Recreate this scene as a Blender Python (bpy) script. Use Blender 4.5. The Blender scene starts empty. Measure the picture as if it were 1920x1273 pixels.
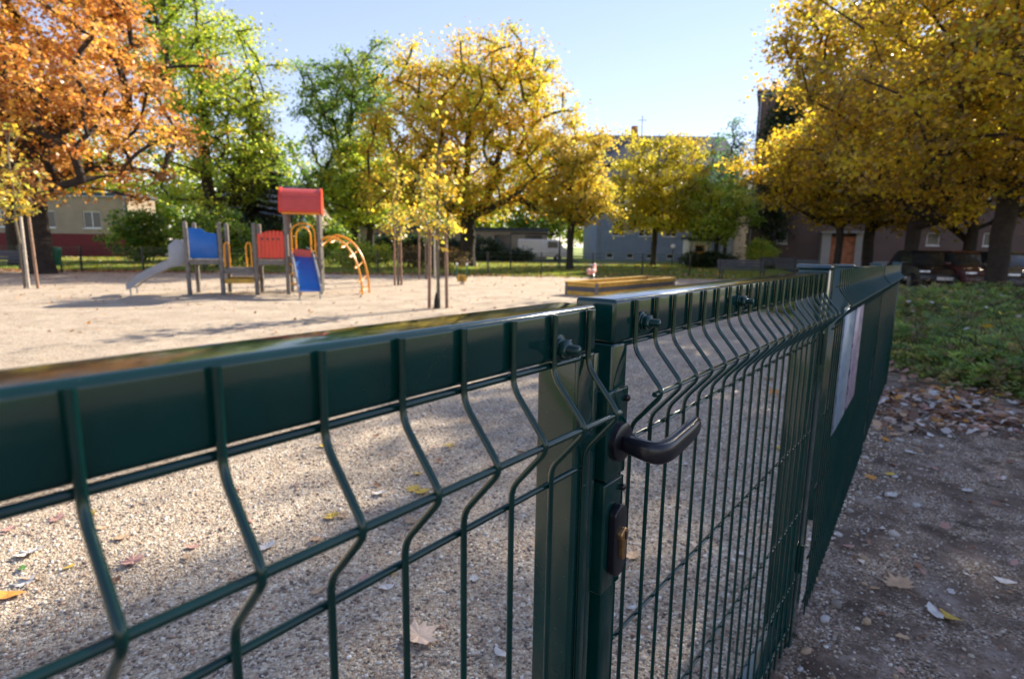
import bpy, bmesh, math, random
import numpy as np
from mathutils import Vector, Matrix
D = bpy.data
scene = bpy.context.scene
C = scene.collection
sin, cos, PI = math.sin, math.cos, math.pi
rad = math.radians

# ------------------------------------------------------------------ camera
H = 1.38
FPX = 1067.0                      # focal length in pixels of a 1920 px wide frame
PITCH = math.atan(177 / FPX)
ROLL = rad(.84)
Fv = Vector((0, cos(PITCH), -sin(PITCH)))
R0 = Vector((1, 0, 0)); U0 = R0.cross(Fv)
Rv = R0 * cos(ROLL) + U0 * sin(ROLL); Uv = Rv.cross(Fv)
cam_d = D.cameras.new('camera'); cam = D.objects.new('camera', cam_d); C.objects.link(cam)
M = Matrix((Rv, Uv, -Fv)).transposed().to_4x4(); M.translation = (0, 0, H)
cam.matrix_world = M
cam_d.sensor_width = 36; cam_d.lens = FPX / 1920 * 36
cam_d.clip_start = .02; cam_d.clip_end = 1000
cam_d.dof.use_dof = True; cam_d.dof.focus_distance = .86; cam_d.dof.aperture_fstop = 5.6
scene.camera = cam
scene.render.resolution_x = 1024; scene.render.resolution_y = 678

# ------------------------------------------------------------------ sky, sun, exposure
SUN_AZ, SUN_EL = rad(41.5), rad(28.5)
w = D.worlds.new('World'); scene.world = w; w.use_nodes = True
nt = w.node_tree; nt.nodes.clear()
sky = nt.nodes.new('ShaderNodeTexSky'); sky.sky_type = 'NISHITA'; sky.sun_disc = False
sky.sun_elevation = SUN_EL; sky.sun_rotation = SUN_AZ
sky.altitude = 200; sky.air_density = 1.0; sky.dust_density = 0.0; sky.ozone_density = 2.2
bg = nt.nodes.new('ShaderNodeBackground'); bg.inputs['Strength'].default_value = .15
out = nt.nodes.new('ShaderNodeOutputWorld')
gam = nt.nodes.new('ShaderNodeGamma'); gam.inputs[1].default_value = .67
tin = nt.nodes.new('ShaderNodeMix'); tin.data_type = 'RGBA'; tin.blend_type = 'MULTIPLY'; tin.inputs[0].default_value = 1; tin.inputs[7].default_value = (1.0, .90, .99, 1)
nt.links.new(sky.outputs[0], gam.inputs[0]); nt.links.new(gam.outputs[0], tin.inputs[6]); nt.links.new(tin.outputs[2], bg.inputs[0]); nt.links.new(bg.outputs[0], out.inputs[0])
sl = D.lights.new('sun', 'SUN'); sl.energy = 4.9; sl.angle = rad(.55); sl.color = (1, .89, .72)
so = D.objects.new('sun', sl); C.objects.link(so)
SV = Vector((sin(SUN_AZ) * cos(SUN_EL), cos(SUN_AZ) * cos(SUN_EL), sin(SUN_EL)))
so.rotation_euler = (-SV).to_track_quat('-Z', 'Y').to_euler(); so.location = (8, 8, 20)
vs = scene.view_settings
vs.view_transform = 'Standard'; vs.look = 'None'; vs.exposure = 1.4; vs.gamma = 1; vs.use_curve_mapping = False

# ------------------------------------------------------------------ materials
def newmat(name):
    m = D.materials.new(name); m.use_nodes = True
    n = m.node_tree; n.nodes.clear()
    o = n.nodes.new('ShaderNodeOutputMaterial'); p = n.nodes.new('ShaderNodeBsdfPrincipled')
    n.links.new(p.outputs[0], o.inputs[0])
    return m, n, p, o

def ramp(n, stops, interp='LINEAR'):
    r = n.nodes.new('ShaderNodeValToRGB'); r.color_ramp.interpolation = interp
    e = r.color_ramp.elements
    while len(e) < len(stops): e.new(.5)
    for k, (pos, c) in enumerate(stops):
        e[k].position = pos; e[k].color = (*c, 1)
    return r

def coords(n):
    g = n.nodes.new('ShaderNodeNewGeometry'); return g.outputs['Position']

def objcoords(n):
    g = n.nodes.new('ShaderNodeTexCoord'); return g.outputs['Object']

def noise(n, vec, scale, detail=4, rough=.6):
    t = n.nodes.new('ShaderNodeTexNoise'); t.inputs['Scale'].default_value = scale
    t.inputs['Detail'].default_value = detail; t.inputs['Roughness'].default_value = rough
    n.links.new(vec, t.inputs['Vector']); return t

def bump(n, p, h, strength=.5, dist=.01):
    b = n.nodes.new('ShaderNodeBump'); b.inputs['Strength'].default_value = strength; b.inputs['Distance'].default_value = dist
    n.links.new(h, b.inputs['Height']); n.links.new(b.outputs[0], p.inputs['Normal']); return b

def mixc(n, fac, a, b, mode='MIX'):
    m = n.nodes.new('ShaderNodeMix'); m.data_type = 'RGBA'; m.blend_type = mode
    for s, v in ((0, fac), (6, a), (7, b)):
        if isinstance(v, (int, float)): m.inputs[s].default_value = v
        elif isinstance(v, tuple): m.inputs[s].default_value = (*v, 1)
        else: n.links.new(v, m.inputs[s])
    return m.outputs[2]

def simple(name, col, rough=.6, var=.25, scale=6, bmp=.15, metal=0, coat=0, bdist=.004, dark=None):
    m, n, p, o = newmat(name)
    v = objcoords(n); t = noise(n, v, scale, 5, .65)
    d = dark or tuple(c * (1 - var) for c in col); l = tuple(min(1, c * (1 + var * .6)) for c in col)
    r = ramp(n, [(.3, d), (.72, l)]); n.links.new(t.outputs[0], r.inputs[0])
    n.links.new(r.outputs[0], p.inputs['Base Color'])
    p.inputs['Roughness'].default_value = rough; p.inputs['Metallic'].default_value = metal
    p.inputs['Coat Weight'].default_value = coat; p.inputs['Coat Roughness'].default_value = .08
    if bmp: 
        t2 = noise(n, v, scale * 7, 3, .6); bump(n, p, t2.outputs[0], bmp, bdist)
    return m

def paint_mat():
    m, n, p, o = newmat('dark_green_paint')
    v = objcoords(n)
    t = noise(n, v, 14, 4, .6)
    r = ramp(n, [(.3, (.0014, .026, .023)), (.75, (.0025, .040, .034))]); n.links.new(t.outputs[0], r.inputs[0])
    # small chips and dust specks
    s = noise(n, v, 330, 2, .5); sr = ramp(n, [(.74, (0, 0, 0)), (.78, (1, 1, 1))]); n.links.new(s.outputs[0], sr.inputs[0])
    c = mixc(n, sr.outputs[0], r.outputs[0], (.11, .12, .10))
    du = noise(n, v, 5, 7, .75); dr = ramp(n, [(.52, (0,) * 3), (.80, (.30,) * 3)]); n.links.new(du.outputs[0], dr.inputs[0]); c = mixc(n, dr.outputs[0], c, (.05, .055, .045))
    mp = n.nodes.new('ShaderNodeMapping'); mp.inputs['Scale'].default_value = (14, 90, 420); mp.inputs['Rotation'].default_value = (.2, .5, .1); n.links.new(v, mp.inputs[0])
    sc = noise(n, mp.outputs[0], 1, 2, .5); scr = ramp(n, [(.755, (0,) * 3), (.775, (.8,) * 3)]); n.links.new(sc.outputs[0], scr.inputs[0]); c = mixc(n, scr.outputs[0], c, (.10, .13, .11))
    n.links.new(c, p.inputs['Base Color'])
    t2 = noise(n, v, 40, 4, .7); rr = ramp(n, [(.35, (.10,) * 3), (.75, (.20,) * 3)]); n.links.new(t2.outputs[0], rr.inputs[0])
    n.links.new(rr.outputs[0], p.inputs['Roughness'])
    p.inputs['Coat Weight'].default_value = .25; p.inputs['Coat Roughness'].default_value = .05; p.inputs['Specular IOR Level'].default_value = .42
    t3 = noise(n, v, 180, 2, .5); bump(n, p, t3.outputs[0], .06, .0008)
    return m
PAINT = paint_mat()
M_BLACK = simple('black_plastic', (.010, .010, .016), .33, .3, 30, .12, coat=.2, bdist=.001)
M_BRASS = simple('brass', (.62, .36, .16), .32, .3, 60, .1, metal=.9, bdist=.0005)
M_ZINC = simple('galvanised_steel', (.35, .38, .4), .4, .3, 40, .2, metal=.8)
M_CAP = simple('blue_grey_cap', (.03, .07, .10), .2, .2, 20, 0, coat=.6)
M_WOOD = simple('grey_weathered_wood', (.20, .175, .15), .8, .35, 9, .4)
M_STAKE = simple('brown_stake_wood', (.30, .185, .12), .8, .4, 9, .5)
M_STAKEW = simple('pale_stake_wood', (.50, .44, .36), .8, .35, 12, .5)
M_BARK = simple('bark', (.046, .036, .029), .95, .5, 5, 1.0, bdist=.05)
M_BARK2 = simple('young_bark', (.20, .17, .12), .9, .45, 20, .5, bdist=.01)
M_BLUE = simple('blue_panel_paint', (.012, .13, .46), .35, .12, 4, .03)
M_RED = simple('red_panel_paint', (.75, .06, .025), .35, .12, 4, .03)
M_ROOFRED = simple('red_roof_plastic', (.62, .075, .055), .4, .12, 4, .03)
M_YEL = simple('orange_yellow_paint', (.85, .34, .02), .35, .15, 5, .03)
M_YWOOD = simple('yellow_painted_board', (.62, .36, .05), .6, .35, 5, .2)
M_SLATE = simple('grey_painted_board', (.085, .085, .095), .6, .3, 5, .2)
M_GREYP = simple('grey_slide_panel', (.33, .33, .34), .5, .12, 3, .05)
M_STEEL = simple('slide_steel', (.5, .52, .55), .25, .15, 8, .02, metal=.9)
M_WHITE = simple('white_paint', (.75, .75, .73), .5, .1, 5, .05)
M_PINK = simple('pink_paint', (.7, .32, .28), .5, .1, 5, .05)
M_BIN = simple('green_bin_plastic', (.012, .13, .07), .4, .2, 6, .05)
M_BEIGE = simple('beige_render', (.34, .27, .19), .9, .18, 1.2, .3)
M_DRED = simple('dark_red_render', (.16, .022, .022), .9, .2, 1.5, .3)
M_BROWN = simple('brown_render', (.17, .115, .10), .9, .15, .8, .3)
M_PLINTH = simple('grey_plinth', (.26, .27, .30), .9, .2, 1.5, .3)
M_BLUEWALL = simple('shade_blue_render', (.24, .30, .40), .9, .15, 1.0, .3)  # blue of the sky-lit shade is put into the wall colour
M_ROOF = simple('slate_roof', (.035, .045, .06), .6, .3, 3, .4)
M_CREAM = simple('cream_render', (.40, .38, .35), .9, .15, 1.2, .3)
M_GLASS = simple('window_glass', (.02, .028, .035), .14, .3, 1, 0)
M_SHEDB = simple('blue_shed_board', (.10, .22, .42), .7, .2, 3, .2)
M_ASPH = simple('asphalt', (.05, .05, .052), .9, .3, 3, .5)
M_TYRE = simple('tyre', (.012, .012, .013), .8, .3, 20, .2)
M_RUST = simple('brick_orange', (.50, .20, .10), .85, .45, 4, .2)
M_CONC = simple('concrete', (.32, .31, .29), .9, .25, 12, .5)

def car_mat(name, col):
    return simple(name, col, .38, .06, 2, 0, metal=.1, coat=.25)

def leaf_mat(name, transl=.5):
    m, n, p, o = newmat(name); n.nodes.remove(p)
    a = n.nodes.new('ShaderNodeAttribute'); a.attribute_name = 'col'
    d = n.nodes.new('ShaderNodeBsdfDiffuse'); tr = n.nodes.new('ShaderNodeBsdfTranslucent')
    g = n.nodes.new('ShaderNodeBsdfGlossy'); g.inputs['Roughness'].default_value = .38
    g.inputs[0].default_value = (.8, .8, .8, 1)
    n.links.new(a.outputs[0], d.inputs[0]); n.links.new(a.outputs[0], tr.inputs[0])
    mx = n.nodes.new('ShaderNodeMixShader'); mx.inputs[0].default_value = transl
    n.links.new(d.outputs[0], mx.inputs[1]); n.links.new(tr.outputs[0], mx.inputs[2])
    m2 = n.nodes.new('ShaderNodeMixShader'); m2.inputs[0].default_value = .06
    n.links.new(mx.outputs[0], m2.inputs[1]); n.links.new(g.outputs[0], m2.inputs[2])
    n.links.new(m2.outputs[0], o.inputs[0]); return m
M_LEAF = leaf_mat('foliage', .70)
M_LITTER = leaf_mat('fallen_leaf', .25)

def gravel_mat():
    m, n, p, o = newmat('gravel')
    v = coords(n)
    wob = noise(n, v, 60, 2, .5)
    vv = n.nodes.new('ShaderNodeVectorMath'); vv.operation = 'MULTIPLY_ADD'
    n.links.new(wob.outputs[1], vv.inputs[0]); vv.inputs[1].default_value = (.006,) * 3; n.links.new(v, vv.inputs[2])
    def vor(scale, feat='F1'):
        t = n.nodes.new('ShaderNodeTexVoronoi'); t.inputs['Scale'].default_value = scale; t.feature = feat
        n.links.new(vv.outputs[0], t.inputs['Vector']); return t
    a = vor(105); b = vor(230)
    sep = n.nodes.new('ShaderNodeSeparateColor'); n.links.new(a.outputs['Color'], sep.inputs[0])
    sepb = n.nodes.new('ShaderNodeSeparateColor'); n.links.new(b.outputs['Color'], sepb.inputs[0])
    pal = [(0, (.13, .095, .075)), (.10, (.34, .25, .18)), (.28, (.50, .39, .29)), (.45, (.42, .34, .28)), (.6, (.60, .48, .37)), (.75, (.40, .27, .20)), (.86, (.66, .60, .53)), (.95, (.26, .22, .20))]
    ra = ramp(n, pal, 'CONSTANT'); n.links.new(sep.outputs[0], ra.inputs[0])
    rb = ramp(n, pal, 'CONSTANT'); n.links.new(sepb.outputs[0], rb.inputs[0])
    sel = ramp(n, [(.40, (0,) * 3), (.44, (1,) * 3)]); n.links.new(noise(n, v, 25, 3, .6).outputs[0], sel.inputs[0])
    c = mixc(n, sel.outputs[0], rb.outputs[0], ra.outputs[0])
    # sandy and damp patches
    big = noise(n, v, 1.3, 6, .65); br = ramp(n, [(.35, (.95, .96, .90)), (.65, (1.32, 1.37, 1.32))]); n.links.new(big.outputs[0], br.inputs[0])
    c = mixc(n, 1.0, c, br.outputs[0], 'MULTIPLY')
    st = noise(n, v, 5, 6, .7); stc = ramp(n, [(.60, (0,) * 3), (.72, (.55,) * 3)]); n.links.new(st.outputs[0], stc.inputs[0])
    c = mixc(n, stc.outputs[0], c, (.17, .125, .09))
    # red-brown damp band of soil
    n.links.new(c, p.inputs['Base Color']); p.inputs['Roughness'].default_value = .9
    ad = n.nodes.new('ShaderNodeMath'); ad.operation = 'MULTIPLY_ADD'; ad.inputs[1].default_value = -1; ad.inputs[2].default_value = 1
    n.links.new(a.outputs['Distance'], ad.inputs[0])
    ad2 = n.nodes.new('ShaderNodeMath'); ad2.operation = 'MULTIPLY_ADD'; ad2.inputs[1].default_value = -.5
    n.links.new(b.outputs['Distance'], ad2.inputs[0]); n.links.new(ad.outputs[0], ad2.inputs[2])
    b1 = bump(n, p, ad2.outputs[0], 1.0, .009)
    hum = noise(n, v, 3.4, 5, .62); b2 = n.nodes.new('ShaderNodeBump'); b2.inputs['Strength'].default_value = .7; b2.inputs['Distance'].default_value = .07
    n.links.new(hum.outputs[0], b2.inputs['Height']); n.links.new(b2.outputs[0], b1.inputs['Normal'])
    return m
M_GRAVEL = gravel_mat()

def dirt_mat():
    m, n, p, o = newmat('path_dirt')
    v = coords(n)
    t = noise(n, v, 3.2, 8, .68); r = ramp(n, [(.38, (.055, .034, .022)), (.54, (.17, .115, .085)), (.68, (.40, .33, .28))]); n.links.new(t.outputs[0], r.inputs[0])
    a = n.nodes.new('ShaderNodeTexVoronoi'); a.inputs['Scale'].default_value = 135; n.links.new(v, a.inputs['Vector'])
    sep = n.nodes.new('ShaderNodeSeparateColor'); n.links.new(a.outputs['Color'], sep.inputs[0])
    ra = ramp(n, [(0, (.07, .05, .035)), (.2, (.29, .22, .16)), (.45, (.44, .36, .28)), (.65, (.18, .125, .09)), (.8, (.36, .24, .16)), (.92, (.70, .63, .55))], 'CONSTANT'); n.links.new(sep.outputs[0], ra.inputs[0])
    s2 = ramp(n, [(.43, (.04,) * 3), (.58, (.92,) * 3)]); n.links.new(noise(n, v, 4.1, 5, .6).outputs[0], s2.inputs[0])
    c = mixc(n, s2.outputs[0], r.outputs[0], ra.outputs[0])
    n.links.new(c, p.inputs['Base Color']); p.inputs['Roughness'].default_value = .92
    f = noise(n, v, 60, 5, .75)
    ad = n.nodes.new('ShaderNodeMath'); ad.operation = 'MULTIPLY_ADD'; ad.inputs[1].default_value = -.4
    n.links.new(a.outputs['Distance'], ad.inputs[0]); n.links.new(f.outputs[0], ad.inputs[2])
    bump(n, p, ad.outputs[0], 1.0, .010)
    return m
M_DIRT = dirt_mat()

def grass_mat():
    m, n, p, o = newmat('grass')
    v = coords(n)
    t = noise(n, v, .9, 8, .75); r = ramp(n, [(.3, (.09, .14, .022)), (.5, (.20, .28, .035)), (.7, (.34, .36, .06))]); n.links.new(t.outputs[0], r.inputs[0])
    t2 = noise(n, v, 14, 3, .6); r2 = ramp(n, [(.60, (0,) * 3), (.68, (.8,) * 3)]); n.links.new(t2.outputs[0], r2.inputs[0])
    c = mixc(n, r2.outputs[0], r.outputs[0], (.38, .22, .04))
    n.links.new(c, p.inputs['Base Color']); p.inputs['Roughness'].default_value = .9
    t3 = noise(n, v, 45, 5, .8); bump(n, p, t3.outputs[0], 1, .06)
    return m
M_GRASS = grass_mat()

# ------------------------------------------------------------------ object helpers
def tag(o, label=None, cat=None, group=None, kind=None):
    if label: o['label'] = label
    if cat: o['category'] = cat
    if group: o['group'] = group
    if kind: o['kind'] = kind
    return o
def thing(name, label, cat, loc=(0, 0, 0), rz=0, group=None):
    o = D.objects.new(name, None); C.objects.link(o); o.location = loc; o.rotation_euler = (0, 0, rz)
    o.empty_display_size = .1
    return tag(o, label, cat, group)
def dup(root, loc=None, rz=None, label=None, group=None, scale=None):
    r = root.copy(); C.objects.link(r)
    if loc is not None: r.location = loc
    if rz is not None: r.rotation_euler = (0, 0, rz)
    if scale: r.scale = scale
    if label: r['label'] = label
    if group: r['group'] = group
    for ch in list(root.children):
        c = ch.copy(); C.objects.link(c); c.parent = r
        for g in ch.children:
            e = g.copy(); C.objects.link(e); e.parent = c
    return r

class MB:
    def __init__(s): s.v = []; s.f = []
    def add(s, vs, fs):
        k = len(s.v); s.v += [tuple(q) for q in vs]; s.f += [tuple(i + k for i in f) for f in fs]; return s
    def box(s, x0, x1, y0, y1, z0, z1):
        return s.add([(x0, y0, z0), (x1, y0, z0), (x1, y1, z0), (x0, y1, z0), (x0, y0, z1), (x1, y0, z1), (x1, y1, z1), (x0, y1, z1)],
                     [(3, 2, 1, 0), (4, 5, 6, 7), (0, 1, 5, 4), (1, 2, 6, 5), (2, 3, 7, 6), (3, 0, 4, 7)])
    def bar(s, p, q, wd, ht, up=(0, 0, 1)):
        p = Vector(p); q = Vector(q); d = (q - p).normalized(); sx = d.cross(Vector(up))
        if sx.length < 1e-4: sx = Vector((1, 0, 0))
        sx.normalize(); uz = sx.cross(d)
        vs = []
        for e in (p, q):
            for a, b in ((-1, -1), (1, -1), (1, 1), (-1, 1)): vs.append(e + sx * a * wd / 2 + uz * b * ht / 2)
        return s.add(vs, [(0, 3, 2, 1), (4, 5, 6, 7), (0, 1, 5, 4), (1, 2, 6, 5), (2, 3, 7, 6), (3, 0, 4, 7)])
    def tube(s, pts, r, n=8, caps=True):
        pts = [Vector(p) for p in pts]; m = len(pts)
        rs = r if isinstance(r, (list, tuple)) else [r] * m
        ref = None; vs = []
        for i, p in enumerate(pts):
            t = (pts[min(i + 1, m - 1)] - pts[max(i - 1, 0)]).normalized()
            if ref is None:
                ref = t.cross(Vector((0, 0, 1)))
                if ref.length < .05: ref = t.cross(Vector((1, 0, 0)))
            ref = (ref - t * ref.dot(t)).normalized(); b = t.cross(ref)
            for k in range(n):
                a = 2 * PI * k / n; vs.append(p + (ref * cos(a) + b * sin(a)) * rs[i])
        fs = [(i * n + k, i * n + (k + 1) % n, (i + 1) * n + (k + 1) % n, (i + 1) * n + k) for i in range(m - 1) for k in range(n)]
        if caps: fs += [tuple(range(n - 1, -1, -1)), tuple(range((m - 1) * n, m * n))]
        return s.add(vs, fs)
    def prism(s, poly, axis, a, b):
        """poly of 2-D points extruded along axis (0 x, 1 y, 2 z) from a to b"""
        def P(u, v, w): return {0: (w, u, v), 1: (u, w, v), 2: (u, v, w)}[axis]
        n = len(poly); vs = [P(u, v, a) for u, v in poly] + [P(u, v, b) for u, v in poly]
        return s.add(vs, [tuple(range(n - 1, -1, -1)), tuple(range(n, 2 * n))] + [(k, (k + 1) % n, n + (k + 1) % n, n + k) for k in range(n)])
    def build(s, name, mat, parent=None, smooth=False, bevel=0, seg=3, loc=None, weld=False):
        me = D.meshes.new(name); me.from_pydata(s.v, [], s.f)
        bm = bmesh.new(); bm.from_mesh(me)
        bmesh.ops.recalc_face_normals(bm, faces=bm.faces)
        if bevel: bmesh.ops.bevel(bm, geom=[e for e in bm.edges], offset=bevel, segments=seg, profile=.5, affect='EDGES', clamp_overlap=True)
        bm.to_mesh(me); bm.free()
        if smooth or bevel:
            for p in me.polygons: p.use_smooth = True
        if bevel:
            try: me.set_sharp_from_angle(angle=rad(60))
            except Exception: pass
        elif smooth:
            try: me.set_sharp_from_angle(angle=rad(45))
            except Exception: pass
        me.materials.append(mat)
        o = D.objects.new(name, me); C.objects.link(o)
        if parent: o.parent = parent
        if loc: o.location = loc
        return o

def np_mesh(name, verts, faces_flat, loop_counts, mat, parent=None, cols=None, smooth=False):
    me = D.meshes.new(name); nv = len(verts)
    me.vertices.add(nv); me.vertices.foreach_set('co', verts.astype(np.float32).ravel())
    me.loops.add(len(faces_flat)); me.loops.foreach_set('vertex_index', faces_flat.astype(np.int32))
    me.polygons.add(len(loop_counts)); st = np.concatenate([[0], np.cumsum(loop_counts)[:-1]]).astype(np.int32)
    me.polygons.foreach_set('loop_start', st); me.polygons.foreach_set('loop_total', loop_counts.astype(np.int32))
    if smooth: me.polygons.foreach_set('use_smooth', np.ones(len(loop_counts), bool))
    me.update(calc_edges=True)
    if cols is not None:
        ca = me.color_attributes.new('col', 'FLOAT_COLOR', 'POINT')
        ca.data.foreach_set('color', np.concatenate([cols, np.ones((nv, 1))], 1).astype(np.float32).ravel())
    me.validate(); me.materials.append(mat)
    o = D.objects.new(name, me); C.objects.link(o)
    if parent: o.parent = parent
    return o

# ground position seen in a given direction of the photograph (1920 px coordinates), used to look up real places
def gp(x, y, z=0):
    d = Fv + Rv * ((x - 960) / FPX) - Uv * ((y - 636.5) / FPX)
    t = (z - H) / d.z; return Vector((d.x * t, d.y * t, z))
def at(x, y, Y):
    d = Fv + Rv * ((x - 960) / FPX) - Uv * ((y - 636.5) / FPX)
    t = Y / d.y; return Vector((d.x * t, Y, H + d.z * t))

# ------------------------------------------------------------------ ground
def sheet(name, poly, z, mat, kind='structure', thick=None):
    m = MB(); m.add([(x, y, z) for x, y in poly], [tuple(range(len(poly)))])
    return tag(m.build(name, mat), kind=kind)
A0 = Vector((-.24413221, .26361297, 0)); ANG = rad(38.745); TD = Vector((sin(ANG), cos(ANG), 0)); ND = Vector((TD.y, -TD.x, 0))
A1 = Vector((.132423, .73134244, 0)); ANG2 = rad(39.0); TD2 = Vector((sin(ANG2), cos(ANG2), 0)); ND2 = Vector((TD2.y, -TD2.x, 0))
sheet('ground', [(-400, -60), (400, -60), (400, 500), (-400, 500)], -.03, M_GRASS)
def fl(s, off=0): 
    p = A1 + TD2 * s + ND2 * off; return (p.x, p.y)
def wavy(pts, amp, step, seed):
    rnd = random.Random(seed); o = []
    for (a, b) in zip(pts[:-1], pts[1:]):
        L = math.dist(a, b); k = max(1, int(L / step))
        for i in range(k):
            f = i / k; o.append((a[0] + (b[0] - a[0]) * f + rnd.uniform(-amp, amp), a[1] + (b[1] - a[1]) * f + rnd.uniform(-amp, amp)))
    o.append(pts[-1]); return o
_p = A1 + TD2 * 1.475 + Vector((sin(rad(35.9)), cos(rad(35.9)), 0)) * 5.0; FE = (_p.x - .02, _p.y)
far_edge = wavy([(-34, 24.6), (-24, 24.6), (-11, 25.2), (0, 25.6), (9, 27), (13, 27.5)], .25, .7, 3)
sheet('gravel_yard', [fl(-9, -.02)] + [(-34, -2)] + far_edge + [FE, fl(1.47, -.02)], 0, M_GRAVEL)
sheet('dirt_path', [fl(-9, -.02), fl(1.47, -.02), FE, (13, 27.5), (22, 22), (22, -9)], -.004, M_DIRT)
sheet('parking_lot', [(12.2, 18.8), (60, 18.8), (60, 40), (18.5, 40)], -.010, M_ASPH)
sheet('park_path', [(-60, 38.0), (-8, 36.5), (4, 38.5), (9, 46), (11, 50), (8, 50), (5.2, 46.2), (1, 41), (-8, 39.0), (-60, 41)], -.022, M_CONC)
sheet('street', [(-90, 50), (6, 50), (6, 57), (-90, 57)], -.018, M_ASPH)

# ------------------------------------------------------------------ near gate and fence (local x along fence, y away from viewer side, z up)
def fence_frame(name, label, cat, org, ang, group=None):
    # local +x = along the fence, local -y = outwards to the path
    return thing(name, label, cat, (org.x, org.y, 0), PI / 2 - ang, group)

def wire_profile(ztop, zbot, off=-.004, second=True):
    """V-folded vertical wire: list of (y, z)"""
    pts = [(off, ztop)]
    def V(zc, h1=.062, h2=.058, dep=.046):
        za, zb, zc2 = zc + h1, zc, zc - h2
        P = []
        def fil(a, b, c, r=.013, k=5):
            a, b, c = (Vector((*q, 0)) for q in (a, b, c))
            s = b + (a - b).normalized() * r; e = b + (c - b).normalized() * r
            for i in range(k + 1):
                t = i / k; q = s * (1 - t) ** 2 + b * 2 * t * (1 - t) + e * t * t; P.append((q.x, q.y))
        up = (off, za + .05); a = (off, za - .008); b = (off - dep, zb); c = (off, zc2 + .004); dn = (off, zc2 - .05)
        fil(up, a, b); fil(a, b, c); fil(b, c, dn)
        return P
    pts += V(ztop - .122)
    if second: pts += V(.30)
    pts.append((off, zbot)); return pts

def mesh_panel(name, parent, s0, s1, sp, ztop, zbot, rv=.0033, rh=.0037, second=True, n=7, first=None, jit=0, z_h=None):
    m = MB(); prof = wire_profile(ztop, zbot, second=second)
    s = s0 if first is None else first
    while s <= s1 + 1e-6:
        m.tube([(s, y, z) for y, z in prof], rv, n); s += sp
    hs = [(.003, ztop - .0585), (-.043 + .0, ztop - .1225), (.003, ztop - .2), (.003, ztop - .503), (.003, ztop - .77)]
    if second: hs += [(.003, .375), (-.043, .3), (.003, .225), (.003, zbot + .04)]
    else: hs += [(.003, .285), (.003, .115)]
    for y, z in hs:
        m.tube([(s0 - .014, y, z), (s1 + .014, y, z)], rh, n)
    return m.build(name, PAINT, parent, smooth=True)

def bolt(parent, s, z, sc=1.0):
    m = MB()
    def ngon(y0, y1, r, n, ph=0):
        m.prism([(s + r * cos(ph + 2 * PI * k / n), z + r * sin(ph + 2 * PI * k / n)) for k in range(n)], 1, y0, y1)
    ngon(0, -.003, .016 * sc, 20); ngon(-.003, -.006, .0125 * sc, 20); ngon(-.006, -.0155, .0115 * sc, 6, .3)
    for k in range(5): ngon(-.0155 - k * .0026, -.0155 - k * .0026 - .0014, .0066 * sc, 12); ngon(-.0155 - k * .0026 - .0014, -.0155 - (k + 1) * .0026, .0058 * sc, 12)
    return m.build('bolt', PAINT, parent, bevel=.0004, seg=1)

ZT = 1.3085
gl = fence_frame('gate_leaf', 'near dark green wire mesh gate leaf with thick top rail ending beside the latch', 'gate', A0, ANG)
MB().box(-.75, .559, 0, .0605, ZT - .0575, ZT).build('top_rail', PAINT, gl, bevel=.0062, seg=5)
MB().box(.517, .5585, .0006, .0600, .06, ZT - .0570).build('stile', PAINT, gl, bevel=.004, seg=3)
MB().box(-.75, -.705, .0006, .0600, .06, ZT - .0570).build('stile', PAINT, gl, bevel=.004, seg=3)
MB().box(-.70, .5165, .001, .0600, .055, .11).build('bottom_rail', PAINT, gl, bevel=.006, seg=3)
MB().box(.559, .578, .006, .014, .07, ZT - .062).build('stop_bar', PAINT, gl, bevel=.002, seg=2)
mesh_panel('wire_mesh', gl, -.62, .533, .0725, ZT - .0035, .075, first=.0255 - .0725 * 9, n=10, second=False)
bolt(gl, .474, ZT - .043, 1.0)
bolt(gl, -.30, ZT - .04, 1.0)

ZR = 1.3125
gr = fence_frame('gate_leaf', 'dark green wire mesh gate leaf carrying the black lever handle and lock', 'gate', A1, ANG2)
MB().box(0, 1.33, 0, .0614, ZR - .0585, ZR).build('top_rail', PAINT, gr, bevel=.0058, seg=5)
MB().box(.0004, .0415, .0006, .0610, .06, ZR - .0588).build('stile', PAINT, gr, bevel=.004, seg=3)
MB().box(1.288, 1.3296, .0006, .0610, .06, ZR - .0588).build('stile', PAINT, gr, bevel=.004, seg=3)
MB().box(.042, 1.2875, .001, .0608, .055, .11).build('bottom_rail', PAINT, gr, bevel=.006, seg=3)
mesh_panel('wire_mesh', gr, .053, 1.32, .0628, ZR - .0035, .075, first=.053, n=8, second=False)
bolt(gr, .077, ZR - .036, .95); bolt(gr, .495, ZR - .034, .95)
# lock case on the stile
lk = MB().box(-.012, .0440, -.0030, .0630, 1.068, 1.192).build('lock_case', PAINT, gr, bevel=.003, seg=3)
def screw(parent, s, z, r=.0048, y=-.003):
    m = MB(); m.tube([(s, y + .001, z), (s, y - .004, z), (s, y - .0058, z)], [r, r, r * .6], 14); return m.build('screw', M_BLACK, parent, smooth=True)
screw(lk, .036, 1.176); screw(lk, .036, 1.047, y=-.003)
MB().box(-.010, .0440, -.0022, .0622, .90, 1.063).build('lock_plate', PAINT, gr, bevel=.0025, seg=2)
# strike side: keeper block in the gap
MB().box(-.030, -.0125, .012, .050, 1.02, 1.15).build('strike_box', M_BLACK, gr, bevel=.003, seg=2)
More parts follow.
